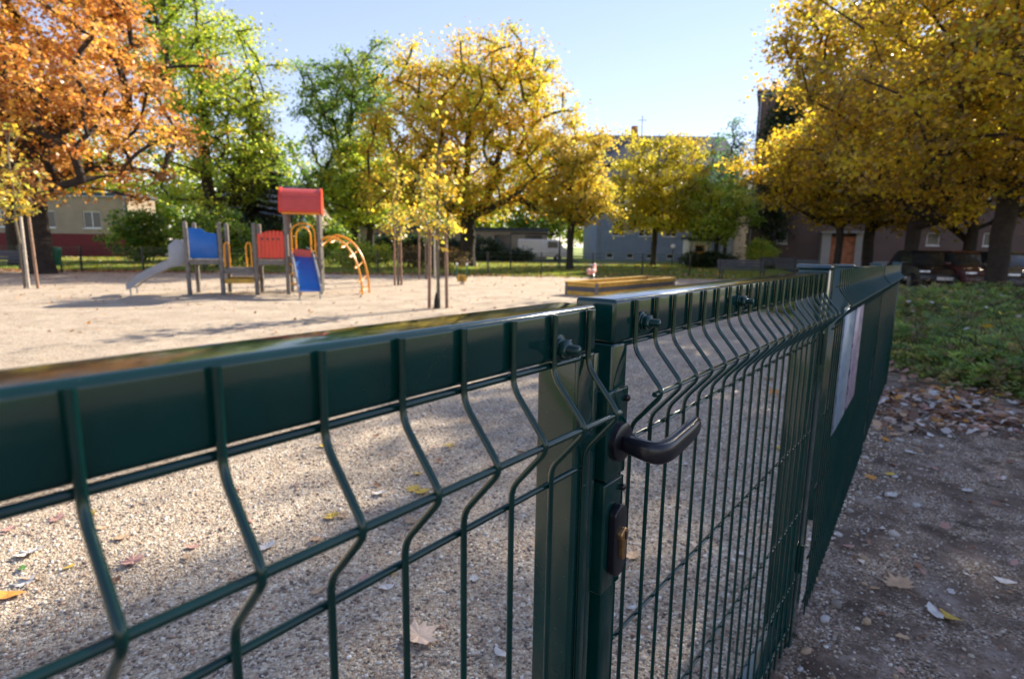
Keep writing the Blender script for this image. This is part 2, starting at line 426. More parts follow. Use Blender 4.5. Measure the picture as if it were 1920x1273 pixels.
# lock cylinder with cover
m = MB(); cy = []
for k in range(24):
    a = 2 * PI * k / 24; cy.append((.020 + .0165 * cos(a), .975 + (.050 if sin(a) > 0 else -.050) * 1 + .0165 * sin(a) * .9 - (.012 if sin(a) > 0 else -.012)))
m.prism(cy, 1, -.0022, -.014)
cov = m.build('lock_cover', M_BLACK, gr, bevel=.002, seg=2)
prf = [(.021 + .0100 * cos(a_), .986 + .0100 * sin(a_)) for a_ in [rad(-58 + 296 * k / 18) for k in range(19)]]
prf += [(.0162, .958), (.0172, .951), (.021, .9485), (.0248, .951), (.0258, .958)]
m = MB(); m.prism(prf, 1, -.012, -.0205); br_ = m.build('lock_cylinder', M_BRASS, cov, bevel=.0012, seg=2)
MB().box(.0200, .0220, -.0217, -.0207, .980, .992).build('keyhole', M_BLACK, br_)
# lever handle
hz = 1.118
m = MB(); m.tube([(.020, -.003, hz), (.020, -.011, hz), (.020, -.013, hz)], [.0270, .0262, .022], 28)
ros = m.build('handle_rose', M_BLACK, gr, smooth=True)
def lever():
    bm_pts = [(.020, -.010, hz, .0125, .0125), (.019, -.030, hz - .001, .0120, .0130), (.015, -.048, hz - .002, .0120, .0140), (.017, -.060, hz - .003, .0130, .0150), (.031, -.066, hz - .003, .0120, .0152),
              (.056, -.066, hz - .002, .0105, .0150), (.085, -.065, hz, .0102, .0148), (.112, -.064, hz + .002, .0102, .0146), (.136, -.062, hz + .004, .0100, .0142), (.150, -.060, hz + .006, .0085, .0122), (.157, -.059, hz + .007, .0042, .0070)]
    pts = [Vector(q[:3]) for q in bm_pts]; n = 20; vs = []
    for i, q in enumerate(bm_pts):
        t = (pts[min(i + 1, len(pts) - 1)] - pts[max(i - 1, 0)]).normalized(); side = t.cross(Vector((0, 0, 1))).normalized(); up = side.cross(t)
        for k in range(n):
            a = 2 * PI * k / n; ca, sa = cos(a), sin(a)
            ex = .75; cx = abs(ca) ** ex * (1 if ca > 0 else -1); sx = abs(sa) ** ex * (1 if sa > 0 else -1)
            vs.append(pts[i] + side * cx * q[3] + up * sx * q[4])
    fs = [(i * n + k, i * n + (k + 1) % n, (i + 1) * n + (k + 1) % n, (i + 1) * n + k) for i in range(len(pts) - 1) for k in range(n)]
    fs += [tuple(range(n - 1, -1, -1)), tuple(range((len(pts) - 1) * n, len(pts) * n))]
    m = MB(); m.add(vs, fs); o = m.build('lever_handle', M_BLACK, gr, smooth=True)
    sd = o.modifiers.new('s', 'SUBSURF'); sd.levels = 1; sd.render_levels = 2
    return o
lever()

# gate post and following fence
gp1 = fence_frame('gate_post', 'square dark green post with a rounded cap between gate and sign panel', 'post', A1, ANG2)
MB().box(1.372, 1.462, .004, .094, -.05, 1.318).build('post_tube', PAINT, gp1, bevel=.005, seg=3)
m = MB(); m.box(1.366, 1.468, -.002, .100, 1.3182, 1.333)
m.build('post_cap', M_CAP, gp1, bevel=.007, seg=3)
for hz_ in (.30, 1.02): hg = MB(); hg.tube([(1.351, -.004, hz_), (1.351, -.004, hz_ + .10)], .010, 12); hg.build('hinge', PAINT, gp1, smooth=True)

A2 = A1 + TD2 * 1.475 + ND2 * .004; ANG3 = rad(35.9)
fn = fence_frame('mesh_fence', 'dark green folded wire mesh fence running on beyond the gate towards the shrubs', 'fence', A2, ANG3)
fn.rotation_euler = (0, .016, PI / 2 - ANG3)
mesh_panel('mesh_panel', fn, .03, 2.27, .0628, ZR + .004, .06, n=6, second=False)
mesh_panel('mesh_panel', fn, 2.36, 4.86, .0628, ZR + .004, .10, n=5, second=False)
MB().box(1.00, 1.075, .055, .130, -.05, 1.315).build('post', PAINT, fn, bevel=.004, seg=2)
MB().box(.994, 1.081, .049, .136, 1.3152, 1.328).build('post_cap', M_CAP, fn, bevel=.004, seg=2)
MB().box(2.275, 2.345, .008, .078, -.05, 1.335).build('post', PAINT, fn, bevel=.004, seg=2)
MB().box(4.88, 4.96, -.012, .068, -.05, 1.345).build('post', PAINT, fn, bevel=.004, seg=2)
MB().box(1.08, 2.27, .010, .060, ZR - .045, ZR + .005).build('top_rail', PAINT, fn, bevel=.004, seg=2)
MB().box(1.20, 1.30, -.018, -.008, 1.165, 1.175).build('clip', M_BLACK, fn)
def sign_mat(name, base, blot):
    m, n, p, o = newmat(name); v = objcoords(n)
    mp = n.nodes.new('ShaderNodeMapping'); mp.inputs['Scale'].default_value = (60, 1, 26); n.links.new(v, mp.inputs[0])
    t = noise(n, mp.outputs[0], 1, 4, .7); r = ramp(n, [(.50, base), (.58, blot)]); n.links.new(t.outputs[0], r.inputs[0])
    n.links.new(r.outputs[0], p.inputs['Base Color']); p.inputs['Roughness'].default_value = .35; return m
s1 = fence_frame('notice_sign', 'pale blue-grey notice sheet fixed to the fence mesh, nearer of the two', 'sign', A2, ANG3)
MB().box(.22, .56, -.015, -.011, .70, 1.165).build('sign_board', sign_mat('pale_notice', (.24, .32, .41), (.12, .18, .27)), s1, bevel=.001, seg=1)
MB().box(.214, .566, -.0108, -.0092, .694, 1.171).build('sign_backing', M_ZINC, s1)
s2 = fence_frame('notice_sign', 'pinkish notice sheet with dark speckled print, farther one on the fence mesh', 'sign', A2, ANG3)
MB().box(.62, .95, -.015, -.011, .70, 1.160).build('sign_board', sign_mat('pink_notice', (.40, .32, .40), (.09, .05, .12)), s2, bevel=.001, seg=1)
MB().box(.614, .956, -.0108, -.0092, .694, 1.166).build('sign_backing', M_ZINC, s2)

# ------------------------------------------------------------------ trees
PAL = dict(
    orange=[(.70, .30, .07), (.80, .41, .07), (.60, .24, .05), (.80, .50, .07), (.46, .26, .11), (.70, .40, .14)],
    yellow=[(.84, .54, .03), (.85, .62, .05), (.68, .42, .04), (.50, .54, .05), (.60, .62, .06), (.78, .42, .04)],
    yellowlt=[(.74, .50, .04), (.72, .56, .10), (.60, .42, .04), (.45, .46, .06)],
    gold=[(.82, .55, .03), (.86, .66, .04), (.56, .34, .04), (.52, .48, .04), (.74, .48, .03), (.30, .22, .05), (.36, .25, .08)],
    green=[(.13, .26, .035), (.22, .36, .045), (.32, .42, .05), (.09, .18, .03), (.44, .46, .06)],
    lime=[(.42, .54, .05), (.58, .62, .06), (.28, .40, .04), (.72, .62, .06), (.36, .46, .04)],
    limey=[(.62, .52, .04), (.60, .54, .035), (.46, .46, .03), (.68, .48, .04), (.50, .42, .03)],
    bluegreen=[(.09, .22, .09), (.14, .29, .10), (.25, .40, .06), (.07, .15, .06)],
    conifer=[(.050, .062, .038), (.075, .075, .050), (.10, .085, .06), (.035, .05, .03)],
    ivy=[(.03, .06, .018), (.05, .09, .025), (.09, .12, .03)],
    brownish=[(.20, .13, .06), (.13, .09, .05), (.26, .17, .06)])

def leaves_np(rng, cen, cnt, sig, size, pal, flat=.6, droop=.3, clump_tone=.18):
    cen = np.array(cen); N = len(cen) * cnt
    pal = np.array(PAL[pal] if isinstance(pal, str) else pal)
    idx = np.repeat(np.arange(len(cen)), cnt)
    sg = np.array(sig)[idx] if np.ndim(sig) else sig
    off = rng.normal(size=(N, 3)); off *= (rng.uniform(.25, 1.0, (N, 1)) ** .5) * .85
    off *= np.array([1, 1, flat]); off *= np.reshape(sg, (-1, 1)) if np.ndim(sg) else sg
    P = cen[idx] + off
    # leaf frames
    nrm = rng.normal(size=(N, 3)); nrm[:, 2] = np.abs(nrm[:, 2]) + .45; nrm /= np.linalg.norm(nrm, axis=1, keepdims=True)
    d = rng.normal(size=(N, 3)); d[:, 2] -= droop; d -= nrm * (d * nrm).sum(1, keepdims=True); d /= np.linalg.norm(d, axis=1, keepdims=True)
    sd = np.cross(nrm, d)
    L = size * rng.uniform(.6, 1.25, (N, 1)); W = L * rng.uniform(.36, .50, (N, 1)); fold = L * rng.uniform(-.12, .2, (N, 1))
    v = np.stack([P - d * L * .5, P + sd * W + nrm * fold - d * L * .03, P + d * L * .5, P - sd * W + nrm * fold + d * L * .04], 1).reshape(-1, 3)
    cp = rng.integers(0, len(pal), len(cen)); same = rng.random(N) < .45
    ci = np.where(same, cp[idx], rng.integers(0, len(pal), N))
    col = pal[ci] * rng.uniform(.78, 1.2, (N, 1)) * (1 + rng.uniform(-clump_tone, clump_tone, (len(cen), 1)))[idx]
    col = np.clip(col, 0, .85); cols = np.repeat(col, 4, 0)
    f = np.arange(N * 4)
    return v, f, np.full(N, 4), cols

def skeleton(rng, clumps, trunk_h, top_h, r0, lean=(0, 0), wig=.12, up=.35):
    nodes = [Vector((0, 0, -.1))]; par = [-1]
    k = max(4, int(top_h / .6)); cur = Vector((0, 0, 0)); trunk = [0]
    for i in range(1, k + 1):
        f = i / k; p = Vector((lean[0] * f + rng.normal() * wig * f, lean[1] * f + rng.normal() * wig * f, top_h * f))
        nodes.append(p); par.append(len(nodes) - 2); trunk.append(len(nodes) - 1)
    cl = sorted([Vector(c) for c in clumps], key=lambda c: (c - Vector((lean[0] * .5, lean[1] * .5, trunk_h))).length)
    usable = [i for i in range(len(nodes)) if nodes[i].z >= trunk_h * .85]
    arr = np.array([nodes[i][:] for i in usable]); 
    for c in cl:
        ca = np.array(c[:]); dv = arr - ca; dist = np.linalg.norm(dv, axis=1) + np.maximum(0, dv[:, 2] + .25 * np.linalg.norm(dv[:, :2], axis=1)) * 1.1
        j = usable[int(np.argmin(dist))]; s = nodes[j]; L = (c - s).length
        q = max(1, min(6, int(L / .55))); mid = s * .5 + c * .5 + Vector((rng.normal() * .12 * L, rng.normal() * .12 * L, up * .3 * L))
        pj = j; new = []
        for i in range(1, q + 1):
            t = i / q; p = s * (1 - t) ** 2 + mid * 2 * t * (1 - t) + c * t * t
            nodes.append(p); par.append(pj); pj = len(nodes) - 1; usable.append(pj); new.append(p[:])
        arr = np.concatenate([arr, np.array(new)])
    n = len(nodes); load = np.zeros(n); child = [0] * n
    for i in range(1, n): child[par[i]] += 1
    for i in range(n - 1, 0, -1):
        if child[i] == 0: load[i] = max(load[i], 1)
        load[par[i]] += load[i]
    ex = 1 / 2.1; rr = (load + .3) ** ex; sc = r0 / rr[1]; rmin = max(.008, r0 * .022)
    rr = np.maximum(rr * sc, rmin)
    return nodes, par, rr, set(trunk)

def wood(name, nodes, par, rr, mat, parent, flare=1.35, thin_skip=0):
    m = MB()
    for i in range(1, len(nodes)):
        p = nodes[par[i]]; q = nodes[i]
        ra, rb = rr[par[i]], rr[i]
        if par[i] != i - 1: ra = min(ra, rb * 1.25)
        if rb < thin_skip: continue
        if par[i] == 0: ra = rr[1] * flare
        d = (q - p)
        if d.length < 1e-4: continue
        n = 10 if rb > .12 else (6 if rb > .04 else 4)
        m.tube([p - d * .04, q + d * .03], [ra, rb], n, caps=False)
    return m.build(name, mat, parent, smooth=True)

def sample_clumps(rng, ells, n, shell=.5, mind=.55, fl_bottom=None):
    out = []; vol = np.array([e[3] * e[4] * e[5] for e in ells]); pr = vol / vol.sum(); tries = 0
    while len(out) < n and tries < n * 60:
        tries += 1
        e = ells[rng.choice(len(ells), p=pr)]
        d = rng.normal(size=3); d /= np.linalg.norm(d); r = rng.random() ** shell
        # lumpy outline
        lump = 1 + .16 * sin(3.1 * d[0] + 2.3 * e[0]) * cos(2.7 * d[1] + 4 * d[2]) + .10 * sin(7 * d[2] + 5 * d[0])
        p = np.array(e[:3]) + d * r * np.array(e[3:6]) * lump
        if fl_bottom is not None and p[2] < fl_bottom: continue
        if out and np.min(np.linalg.norm(np.array(out) - p, axis=1)) < mind: continue
        out.append(p)
    return out

def tree(name, label, x, y, ells, ncl, leaf_n, leaf_size, pal, trunk_h, top_h, r0, seed, sig=.5, cat='tree', group=None, bark=None, lean=(0, 0), shell=.45, mind=.6, flat=.6, zb=None, droop=.3, tone=.18, up=.35):
    rng = np.random.default_rng(seed)
    t = thing(name, label, cat, (x, y, 0), 0, group)
    cl = sample_clumps(rng, ells, ncl, shell, mind, zb)
    nodes, par, rr, tk = skeleton(rng, cl, trunk_h, top_h, r0, lean, up=up)
    wood('trunk', nodes, par, rr, bark or M_BARK, t)
    sg = rng.uniform(.7, 1.25, len(cl)) * sig
    v, f, c, cols = leaves_np(rng, cl, leaf_n, sg, leaf_size, pal, flat, droop, tone)
    np_mesh('crown', v, f, c, M_LEAF, t, cols)
    return t

# big orange maple, left
tree('maple_tree', 'big orange-leaved maple with a thick dark trunk beside the green litter bin', -18.7, 22.6,
     [(1.2, 0, 6.6, 5.2, 5.0, 4.4), (.2, 0, 9.6, 4.6, 4.6, 3.6), (-3.5, 0, 7, 4, 4.5, 4.0)], 235, 185, .165, 'orange', 2.2, 9.5, .46, 11, sig=.62, zb=2.7, shell=.6, mind=.75)
tree('broadleaf_tree', 'dark-trunked tree at the left edge behind the maple and the park bench', -24.5, 28.5,
     [(0, 0, 6.0, 4.0, 3.5, 3.4)], 90, 110, .2, 'yellow', 2.2, 6, .42, 12, sig=.6, zb=3.0)
tree('broadleaf_tree', 'tall green and lime tree rising behind the orange maple', -19.6, 37.5,
     [(0.5, 0, 9, 5.2, 4.5, 6.0), (-2.2, 0, 15, 4.0, 4.5, 4.5), (2.0, 0, 9.0, 3.2, 3, 4.2), (-2.2, 0, 18, 3.6, 4, 3)], 280, 150, .185, 'lime', 2.4, 16, .40, 13, sig=.72, zb=2.6, mind=.8)
# dark conifer
def conifer(x, y, h, r, seed, label):
    rng = np.random.default_rng(seed); t = thing('spruce_tree', label, 'tree', (x, y, 0))
    m = MB(); m.tube([(0, 0, -.1), (0, 0, h * .5), (0, 0, h)], [.24, .13, .02], 8)
    cl = []; z = 1.6
    while z < h - .2:
        rad_ = r * (1 - (z / h) ** 1.2) + .25; nb = max(4, int(8 * rad_ / 2))
        for k in range(nb):
            a = rng.uniform(0, 2 * PI); L = rad_ * rng.uniform(.65, 1.2)
            e = Vector((cos(a) * L, sin(a) * L, z - L * .16 + rng.normal() * .1))
            m.tube([(0, 0, z), (e.x * .5, e.y * .5, z - L * .12), e], [.045, .03, .01], 4, caps=False)
            s = .25
            while s < L: 
                f = s / L; cl.append((e.x * f, e.y * f, z - .14 * s)); s += .36
        z += .42
    m.build('trunk', M_BARK, t, smooth=True)
    v, f, c, cols = leaves_np(rng, cl, 26, .2, .17, 'conifer', .5, 1.2, .25); v = v
    np_mesh('crown', v, f, c, M_LEAF, t, cols)
conifer(-18.2, 41, 12.3, 3.3, 14, 'dark grey-green conifer with drooping boughs between the two tall green trees')
tree('broadleaf_tree', 'tall airy blue-green tree standing behind the play tower roof', -12.6, 46,
     [(0, 0, 11.2, 3.4, 3.2, 4.4), (-2.2, 0, 12.2, 2.4, 2.4, 3.2), (1.5, 0, 13.2, 2.6, 2.6, 3.2), (0, 0, 6.5, 4.2, 3, 3.6)], 230, 120, .19, 'green', 2.6, 15, .36, 15, sig=.62, zb=2.4, mind=.85, up=.7)
tree('broadleaf_tree', 'bright green low tree below the tall blue-green one', -10.8, 43.5,
     [(0, 0, 5.6, 3.6, 3.0, 3.2)], 110, 120, .22, 'lime', 2, 6.5, .28, 16, sig=.6, zb=2.2)
# big yellow tree in the middle
tree('maple_tree', 'widest golden-yellow maple in the middle, its limbs forking low over the path', -2.9, 36.5,
     [(0, 0, 8.8, 6.0, 5.0, 4.4), (1.9, 0, 11.4, 4.2, 4, 2.3), (-1.7, 0, 10.8, 3.2, 3.4, 2.2), (-3.4, 0, 6, 3.6, 3.5, 2.9), (3.6, 0, 6.4, 4.2, 3.5, 3.2), (0, -1, 4.2, 6.5, 4, 1.6)], 340, 170, .175, 'yellow', 2.4, 12.0, .48, 17, sig=.66, zb=2.6, mind=.8, shell=.55, up=.45)
tree('maple_tree', 'smaller bright yellow maple touching the right side of the widest maple', 3.35, 34,
     [(0, 0, 5.6, 2.2, 2.4, 2.9), (.2, 0, 3.9, 2.6, 2.4, 1.4)], 110, 130, .17, 'yellowlt', 1.9, 7.4, .20, 18, sig=.5, zb=2.0, mind=.5)
tree('linden_tree', 'round yellow-green tree with a slim straight trunk before the blue-grey house', 10.5, 43,
     [(0.3, 0, 6.2, 3.5, 3.4, 3.5), (0.4, 0, 4.0, 4.2, 3.5, 1.8)], 200, 110, .2, 'limey', 2.0, 9.3, .20, 19, sig=.55, tone=.3, zb=2.0, mind=.62)
tree('poplar_tree', 'thin sparse bluish tree beside the ivy-covered one', 17.6, 48,
     [(0, 0, 8, 1.9, 1.6, 4.0)], 90, 40, .17, 'bluegreen', 2, 11.3, .15, 20, sig=.5, zb=3, mind=.5, up=.9)
tree('ivy_covered_tree', 'dark narrow ivy-covered tree at the corner of the tall brown block', 18.4, 41.3,
     [(.4, 0, 8.2, 1.6, 1.4, 4.6), (0, 0, 3.4, 1.2, 1.1, 2.4)], 150, 110, .17, 'ivy', 1.4, 12.0, .35, 21, sig=.5, zb=.8, mind=.45)
tree('broadleaf_tree', 'low green and yellow tree between the round yellow-green tree and the ivy one', 14.4, 41,
     [(0, 0, 3.9, 2.6, 2.2, 2.2)], 100, 100, .18, 'lime', 1.4, 5.4, .15, 22, sig=.5, zb=1.5)
# right-hand row
GR = 'golden trees in a row along the car park'
tree('hornbeam_tree', 'huge golden tree with the widest crown, in front of the parked cars', 14.5, 17.2,
     [(.6, -1.6, 5.6, 6.4, 5.4, 3.2), (.8, -1.6, 8.2, 5.4, 4.8, 2.6), (-2.6, -1.6, 5.6, 4.6, 4.0, 3.0), (2.6, -1.6, 11.2, 4.8, 4.6, 3.4)], 640, 220, .122, 'gold', 2.0, 11, .27, 31, sig=.62, zb=2.35, mind=.62, group=GR, flat=.42, shell=.55)
tree('hornbeam_tree', 'golden tree with a forked trunk, second in the row from the nearest', 16.4, 23.8,
     [(-.5, 0, 5.8, 4.4, 4.0, 3.4), (-1, 0, 7.6, 3.2, 3.2, 2.2), (-4.4, -1.5, 8.8, 2.7, 2.4, 2.3)], 290, 130, .17, 'gold', 1.8, 8.5, .26, 32, sig=.58, zb=2.1, group=GR, flat=.45, shell=.55)
tree('hornbeam_tree', 'golden tree with a slim dark trunk right of the painted entrance', 19.4, 31.5,
     [(-.3, 0, 5.6, 4.6, 4.2, 3.2)], 190, 120, .19, 'gold', 2.0, 8, .26, 33, sig=.6, zb=2.4, group=GR, flat=.45)
tree('hornbeam_tree', 'golden tree with the thinnest trunk before the painted entrance, farthest in the row', 16.6, 29.5,
     [(-.8, 0, 5.6, 3.8, 3.6, 3.0)], 170, 120, .18, 'gold', 2.0, 8, .17, 34, sig=.6, zb=2.6, group=GR, flat=.45)

tree('hornbeam_tree', 'golden tree added beyond the car park to shade the cars, behind the crown of the widest one', 21.8, 27.6,
     [(0, 0, 6.0, 5.0, 4.6, 4.2)], 150, 90, .22, 'gold', 2.0, 9, .26, 35, sig=.7, zb=2.2, group=GR, flat=.45)  # tree added here to keep the sun off the parked cars
tree('hornbeam_tree', 'golden tree added at the right edge to shade the cars, behind the dark grey car', 27.0, 26.0,
     [(0, 0, 6.0, 5.0, 4.6, 4.2)], 150, 90, .22, 'gold', 2.0, 9, .26, 36, sig=.7, zb=2.2, group=GR, flat=.45)  # second added tree, its crown shades the car roofs and bonnets
# distant trees closing the view beyond the street
GD = 'distant trees beyond the street'
d0 = tree('distant_tree', 'distant tree above the garages, left of the widest maple', -14, 78, [(0, 0, 5.5, 5.0, 3.5, 4.2)], 90, 60, .42, 'green', 2, 8, .3, 101, sig=1.0, zb=1.0, group=GD, mind=1.0)
d1 = tree('distant_tree', 'distant yellowish tree straight behind the trunk of the widest maple', -5, 74, [(0, 0, 5.0, 5.5, 3.5, 4.0)], 90, 60, .42, 'lime', 2, 8, .3, 102, sig=1.0, zb=1.0, group=GD, mind=1.0)
for k, (x, y, sc, lab) in enumerate([(3.5, 72, 1.1, 'distant tree above the white van'), (-23, 80, 1.25, 'distant tree between the tall green trees'), (-32, 76, 1.4, 'distant tree behind the tall green and lime tree'),
        (-43, 74, 1.3, 'distant tree behind the left building'), (-56, 72, 1.5, 'distant tree at the left behind the orange maple'), (11, 84, 1.2, 'distant tree just left of the blue-grey house')]):
    dup((d0, d1)[k % 2], (x, y, 0), k * 1.3, lab, GD, (sc, sc, sc))

# saplings with stakes
def stake_set(x, y, spread, h, mats, lab, depth=.15):
    for k, (dx, dy, mt, l) in enumerate(mats):
        s = thing('tree_stake', l, 'stake', (x + dx, y + dy, 0), 0, 'stakes holding the young trees')
        m = MB(); tx = -.02 if dx > 0 else .02
        m.tube([(0, 0, -.1), (tx * .5, 0, h * .5), (tx, 0, h - .02), (tx, 0, h)], [.038, .037, .034, .022], 8); m.build('stake_pole', mt, s, smooth=True)
g1 = gp(822, 578)
def sapling(x, y, h, label, seed, pal='yellowlt', cr=.60, zc=None, n=110):
    rng = np.random.default_rng(seed)
    t = thing('young_maple_tree', label, 'young tree', (x, y, 0))
    zc = zc or (h * .66); hh = h - zc + .1
    cl = sample_clumps(rng, [(0, 0, zc, cr * .85, cr * .85, hh), (0, 0, zc - hh * .45, cr * .95, cr * .95, hh * .5)], 38, .5, .2)
    nodes, par, rr, tk = skeleton(rng, cl, 1.5, h * .95, .035, wig=.05, up=.8)
    wood('trunk', nodes, par, rr, M_BARK2, t)
    v, f, c, cols = leaves_np(rng, cl, 12, .16, .125, pal, .8, .6)
    np_mesh('crown', v, f, c, M_LEAF, t, cols)
    return t
sapling(g1.x, g1.y, 3.95, 'nearest young yellow maple held between two brown stakes', 41)
mu = MB(); mu.tube([(0, 0, 0), (0, 0, .18), (.01, 0, .34)], [.075, .06, .035], 10)
tg = mu.build('trunk_guard', M_BARK, None, smooth=True, loc=(g1.x - .03, g1.y, 0)); tag(tg, 'dark sleeve round the foot of the nearest young maple', 'trunk guard')
stake_set(g1.x, g1.y, .2, 1.78, [(-.20, .02, M_STAKE, 'brown stake left of the nearest young maple'), (.18, .05, M_STAKE, 'brown stake right of the nearest young maple')], '')
g2 = gp(747, 535)
sapling(g2.x, g2.y, 4.3, 'young yellow maple with two close stakes beside the orange climbing arch', 42)
stake_set(g2.x, g2.y, .1, 1.95, [(-.12, 0, M_STAKE, 'brown stake left of the young maple by the climbing arch'), (.10, .04, M_STAKE, 'brown stake right of the young maple by the climbing arch')], '')
g3 = Vector((-3.4, 22.4, 0))
sapling(g3.x, g3.y, 4.6, 'farthest young yellow maple, its stakes seen behind those of the nearest one', 43)
stake_set(g3.x, g3.y, .2, 1.9, [(-.28, 0, M_STAKE, 'greyish stake left of the farthest young maple'), (.34, .04, M_STAKEW, 'pale stake right of the farthest young maple')], '')
g4 = gp(58, 541)
sapling(g4.x - .25, g4.y + .1, 4.6, 'young maple with pale yellow leaves before the big orange maple', 44, cr=.8, zc=3.1)
stake_set(g4.x, g4.y, .1, 1.95, [(-.06, 0, M_STAKEW, 'pale whitish stake before the big orange maple'), (.15, .06, M_STAKE, 'brown stake next to the whitish one before the orange maple')], '')

# ------------------------------------------------------------------ shrubs
def spray_bush(name, label, x, y, r, h, seed, pal, cat='shrub', group=None, nspr=900, ls=.05, sx=1.0):
    """low spreading shrub built from feathery arching sprays"""
    rng = np.random.default_rng(seed); t = thing(name, label, cat, (x, y, 0), 0, group)
    V = []; Cc = []; pal_ = np.array(PAL[pal] if isinstance(pal, str) else pal); m = MB()
    for k in range(nspr):
        a = rng.uniform(0, 2 * PI); q = rng.random() ** .5 * r; b = np.array([cos(a) * q * sx, sin(a) * q, h * .35 * (1 - (q / r) ** 2) * rng.uniform(.2, 1)])
        a2 = a + rng.normal() * .9; L = rng.uniform(.34, .72) * (h / .6) ** .5; el = rng.uniform(.2, 1.15)
        dr = np.array([cos(a2) * cos(el), sin(a2) * cos(el), sin(el)]); col = pal_[rng.integers(len(pal_))] * rng.uniform(.7, 1.3)
        if k % 16 == 0: m.tube([b, b + dr * L * .6, b + dr * L * .95 + np.array([0, 0, -.04])], [.006, .004, .001], 4, caps=False)
        for s in range(12):
            f = (s + 1) / 12; c = b + dr * L * f + np.array([0, 0, -.28 * L * f * f * 2])
            for sg in (-1, 1):
                sd = np.cross(dr, [0, 0, 1]); sd /= np.linalg.norm(sd) + 1e-6
                d = dr * .7 + sd * sg * .8 + rng.normal(size=3) * .25; d /= np.linalg.norm(d); l = ls * (1.25 - .7 * f) * rng.uniform(.8, 1.4)
                wv = np.cross(d, rng.normal(size=3)); wv /= np.linalg.norm(wv) + 1e-6; wv *= l * .16
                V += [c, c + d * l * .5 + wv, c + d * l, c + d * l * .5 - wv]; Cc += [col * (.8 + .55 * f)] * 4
    V = np.array(V); np_mesh('foliage', V, np.arange(len(V)), np.full(len(V) // 4, 4), M_LEAF, t, np.array(Cc)); m.build('stems', M_BARK, t)
    return t
JUN = [(.12, .22, .05), (.19, .30, .06), (.26, .36, .08), (.34, .32, .08), (.20, .15, .06)]
jg = 'low spreading shrubs beside the dirt path'
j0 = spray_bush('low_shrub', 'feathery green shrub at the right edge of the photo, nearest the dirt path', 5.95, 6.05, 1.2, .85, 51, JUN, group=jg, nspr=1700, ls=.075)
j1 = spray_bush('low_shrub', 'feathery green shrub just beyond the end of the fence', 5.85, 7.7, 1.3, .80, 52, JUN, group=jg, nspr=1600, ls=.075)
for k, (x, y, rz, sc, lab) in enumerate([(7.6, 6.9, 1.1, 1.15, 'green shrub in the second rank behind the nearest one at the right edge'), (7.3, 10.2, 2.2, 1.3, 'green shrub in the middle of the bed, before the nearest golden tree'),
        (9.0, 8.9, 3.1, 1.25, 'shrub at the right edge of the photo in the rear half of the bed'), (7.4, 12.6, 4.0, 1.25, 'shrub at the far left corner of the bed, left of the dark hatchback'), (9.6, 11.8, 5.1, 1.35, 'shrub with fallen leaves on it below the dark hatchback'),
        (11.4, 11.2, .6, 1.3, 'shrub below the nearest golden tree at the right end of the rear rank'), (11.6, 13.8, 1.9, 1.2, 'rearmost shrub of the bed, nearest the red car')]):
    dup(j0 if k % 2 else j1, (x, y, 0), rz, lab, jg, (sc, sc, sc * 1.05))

def leaf_bush(name, label, x, y, rx, ry, h, seed, pal, n=90, ls=.12, cat='hedge', cnt=60):
    rng = np.random.default_rng(seed); t = thing(name, label, cat, (x, y, 0))
    cl = sample_clumps(rng, [(0, 0, h * .5, rx, ry, h * .52)], n, .5, .25)
    nodes, par, rr, tk = skeleton(rng, cl, .1, h * .6, .06, wig=.05); wood('stems', nodes, par, rr, M_BARK, t)
    v, f, c, cols = leaves_np(rng, cl, cnt, .28, ls, pal, .8, 0); v[:, 2] = np.maximum(v[:, 2], .02)
    np_mesh('foliage', v, f, c, M_LEAF, t, cols); return t
leaf_bush('clipped_hedge', 'dark low clipped hedge right of the slim straight trunk', 13.6, 40, 2.0, .8, 1.0, 61, 'ivy', 120)
leaf_bush('shrub', 'yellow-green shrub in front of the ivy-covered tree', 16.9, 39.2, .9, .8, 1.9, 62, 'lime', 60, cat='shrub')
leaf_bush('shrub', 'pale green shrub on the grass right of the climbing arch', -8.3, 32, 1.6, 1.0, 1.3, 63, 'lime', 80, cat='shrub')
leaf_bush('shrub', 'dark brownish shrub behind the stakes of the nearest young maple', -4.6, 33.5, 2.2, 1.0, 1.2, 64, 'brownish', 90, cat='shrub')
leaf_bush('clipped_hedge', 'long dark hedge before the street, left of the widest maple', -9.5, 48.5, 8.5, 1.0, 2.1, 65, 'ivy', 300, .2)
leaf_bush('clipped_hedge', 'dark hedge in front of the white van', -2.0, 49.0, 4.0, .8, 1.0, 66, 'ivy', 160, .2)
leaf_bush('broad_shrub', 'dark green shrub behind the grey slide of the play structure', -23.4, 36, 1.8, 1.6, 3.4, 68, 'green', 150, .17, cat='shrub')
leaf_bush('broad_shrub', 'dark shrub at the foot of the conifer', -17.5, 38, 2.6, 1.4, 3.0, 69, 'ivy', 130, .17, cat='shrub')
leaf_bush('broad_shrub', 'green shrub right of the tower, under the blue-green tree', -12.2, 36, 2.4, 1.4, 2.8, 70, 'green', 120, .17, cat='shrub')
leaf_bush('broad_shrub', 'large green shrub between the maple and the tall green tree', -15.5, 30, 2.2, 1.4, 3.1, 67, 'green', 130, .17, cat='shrub')

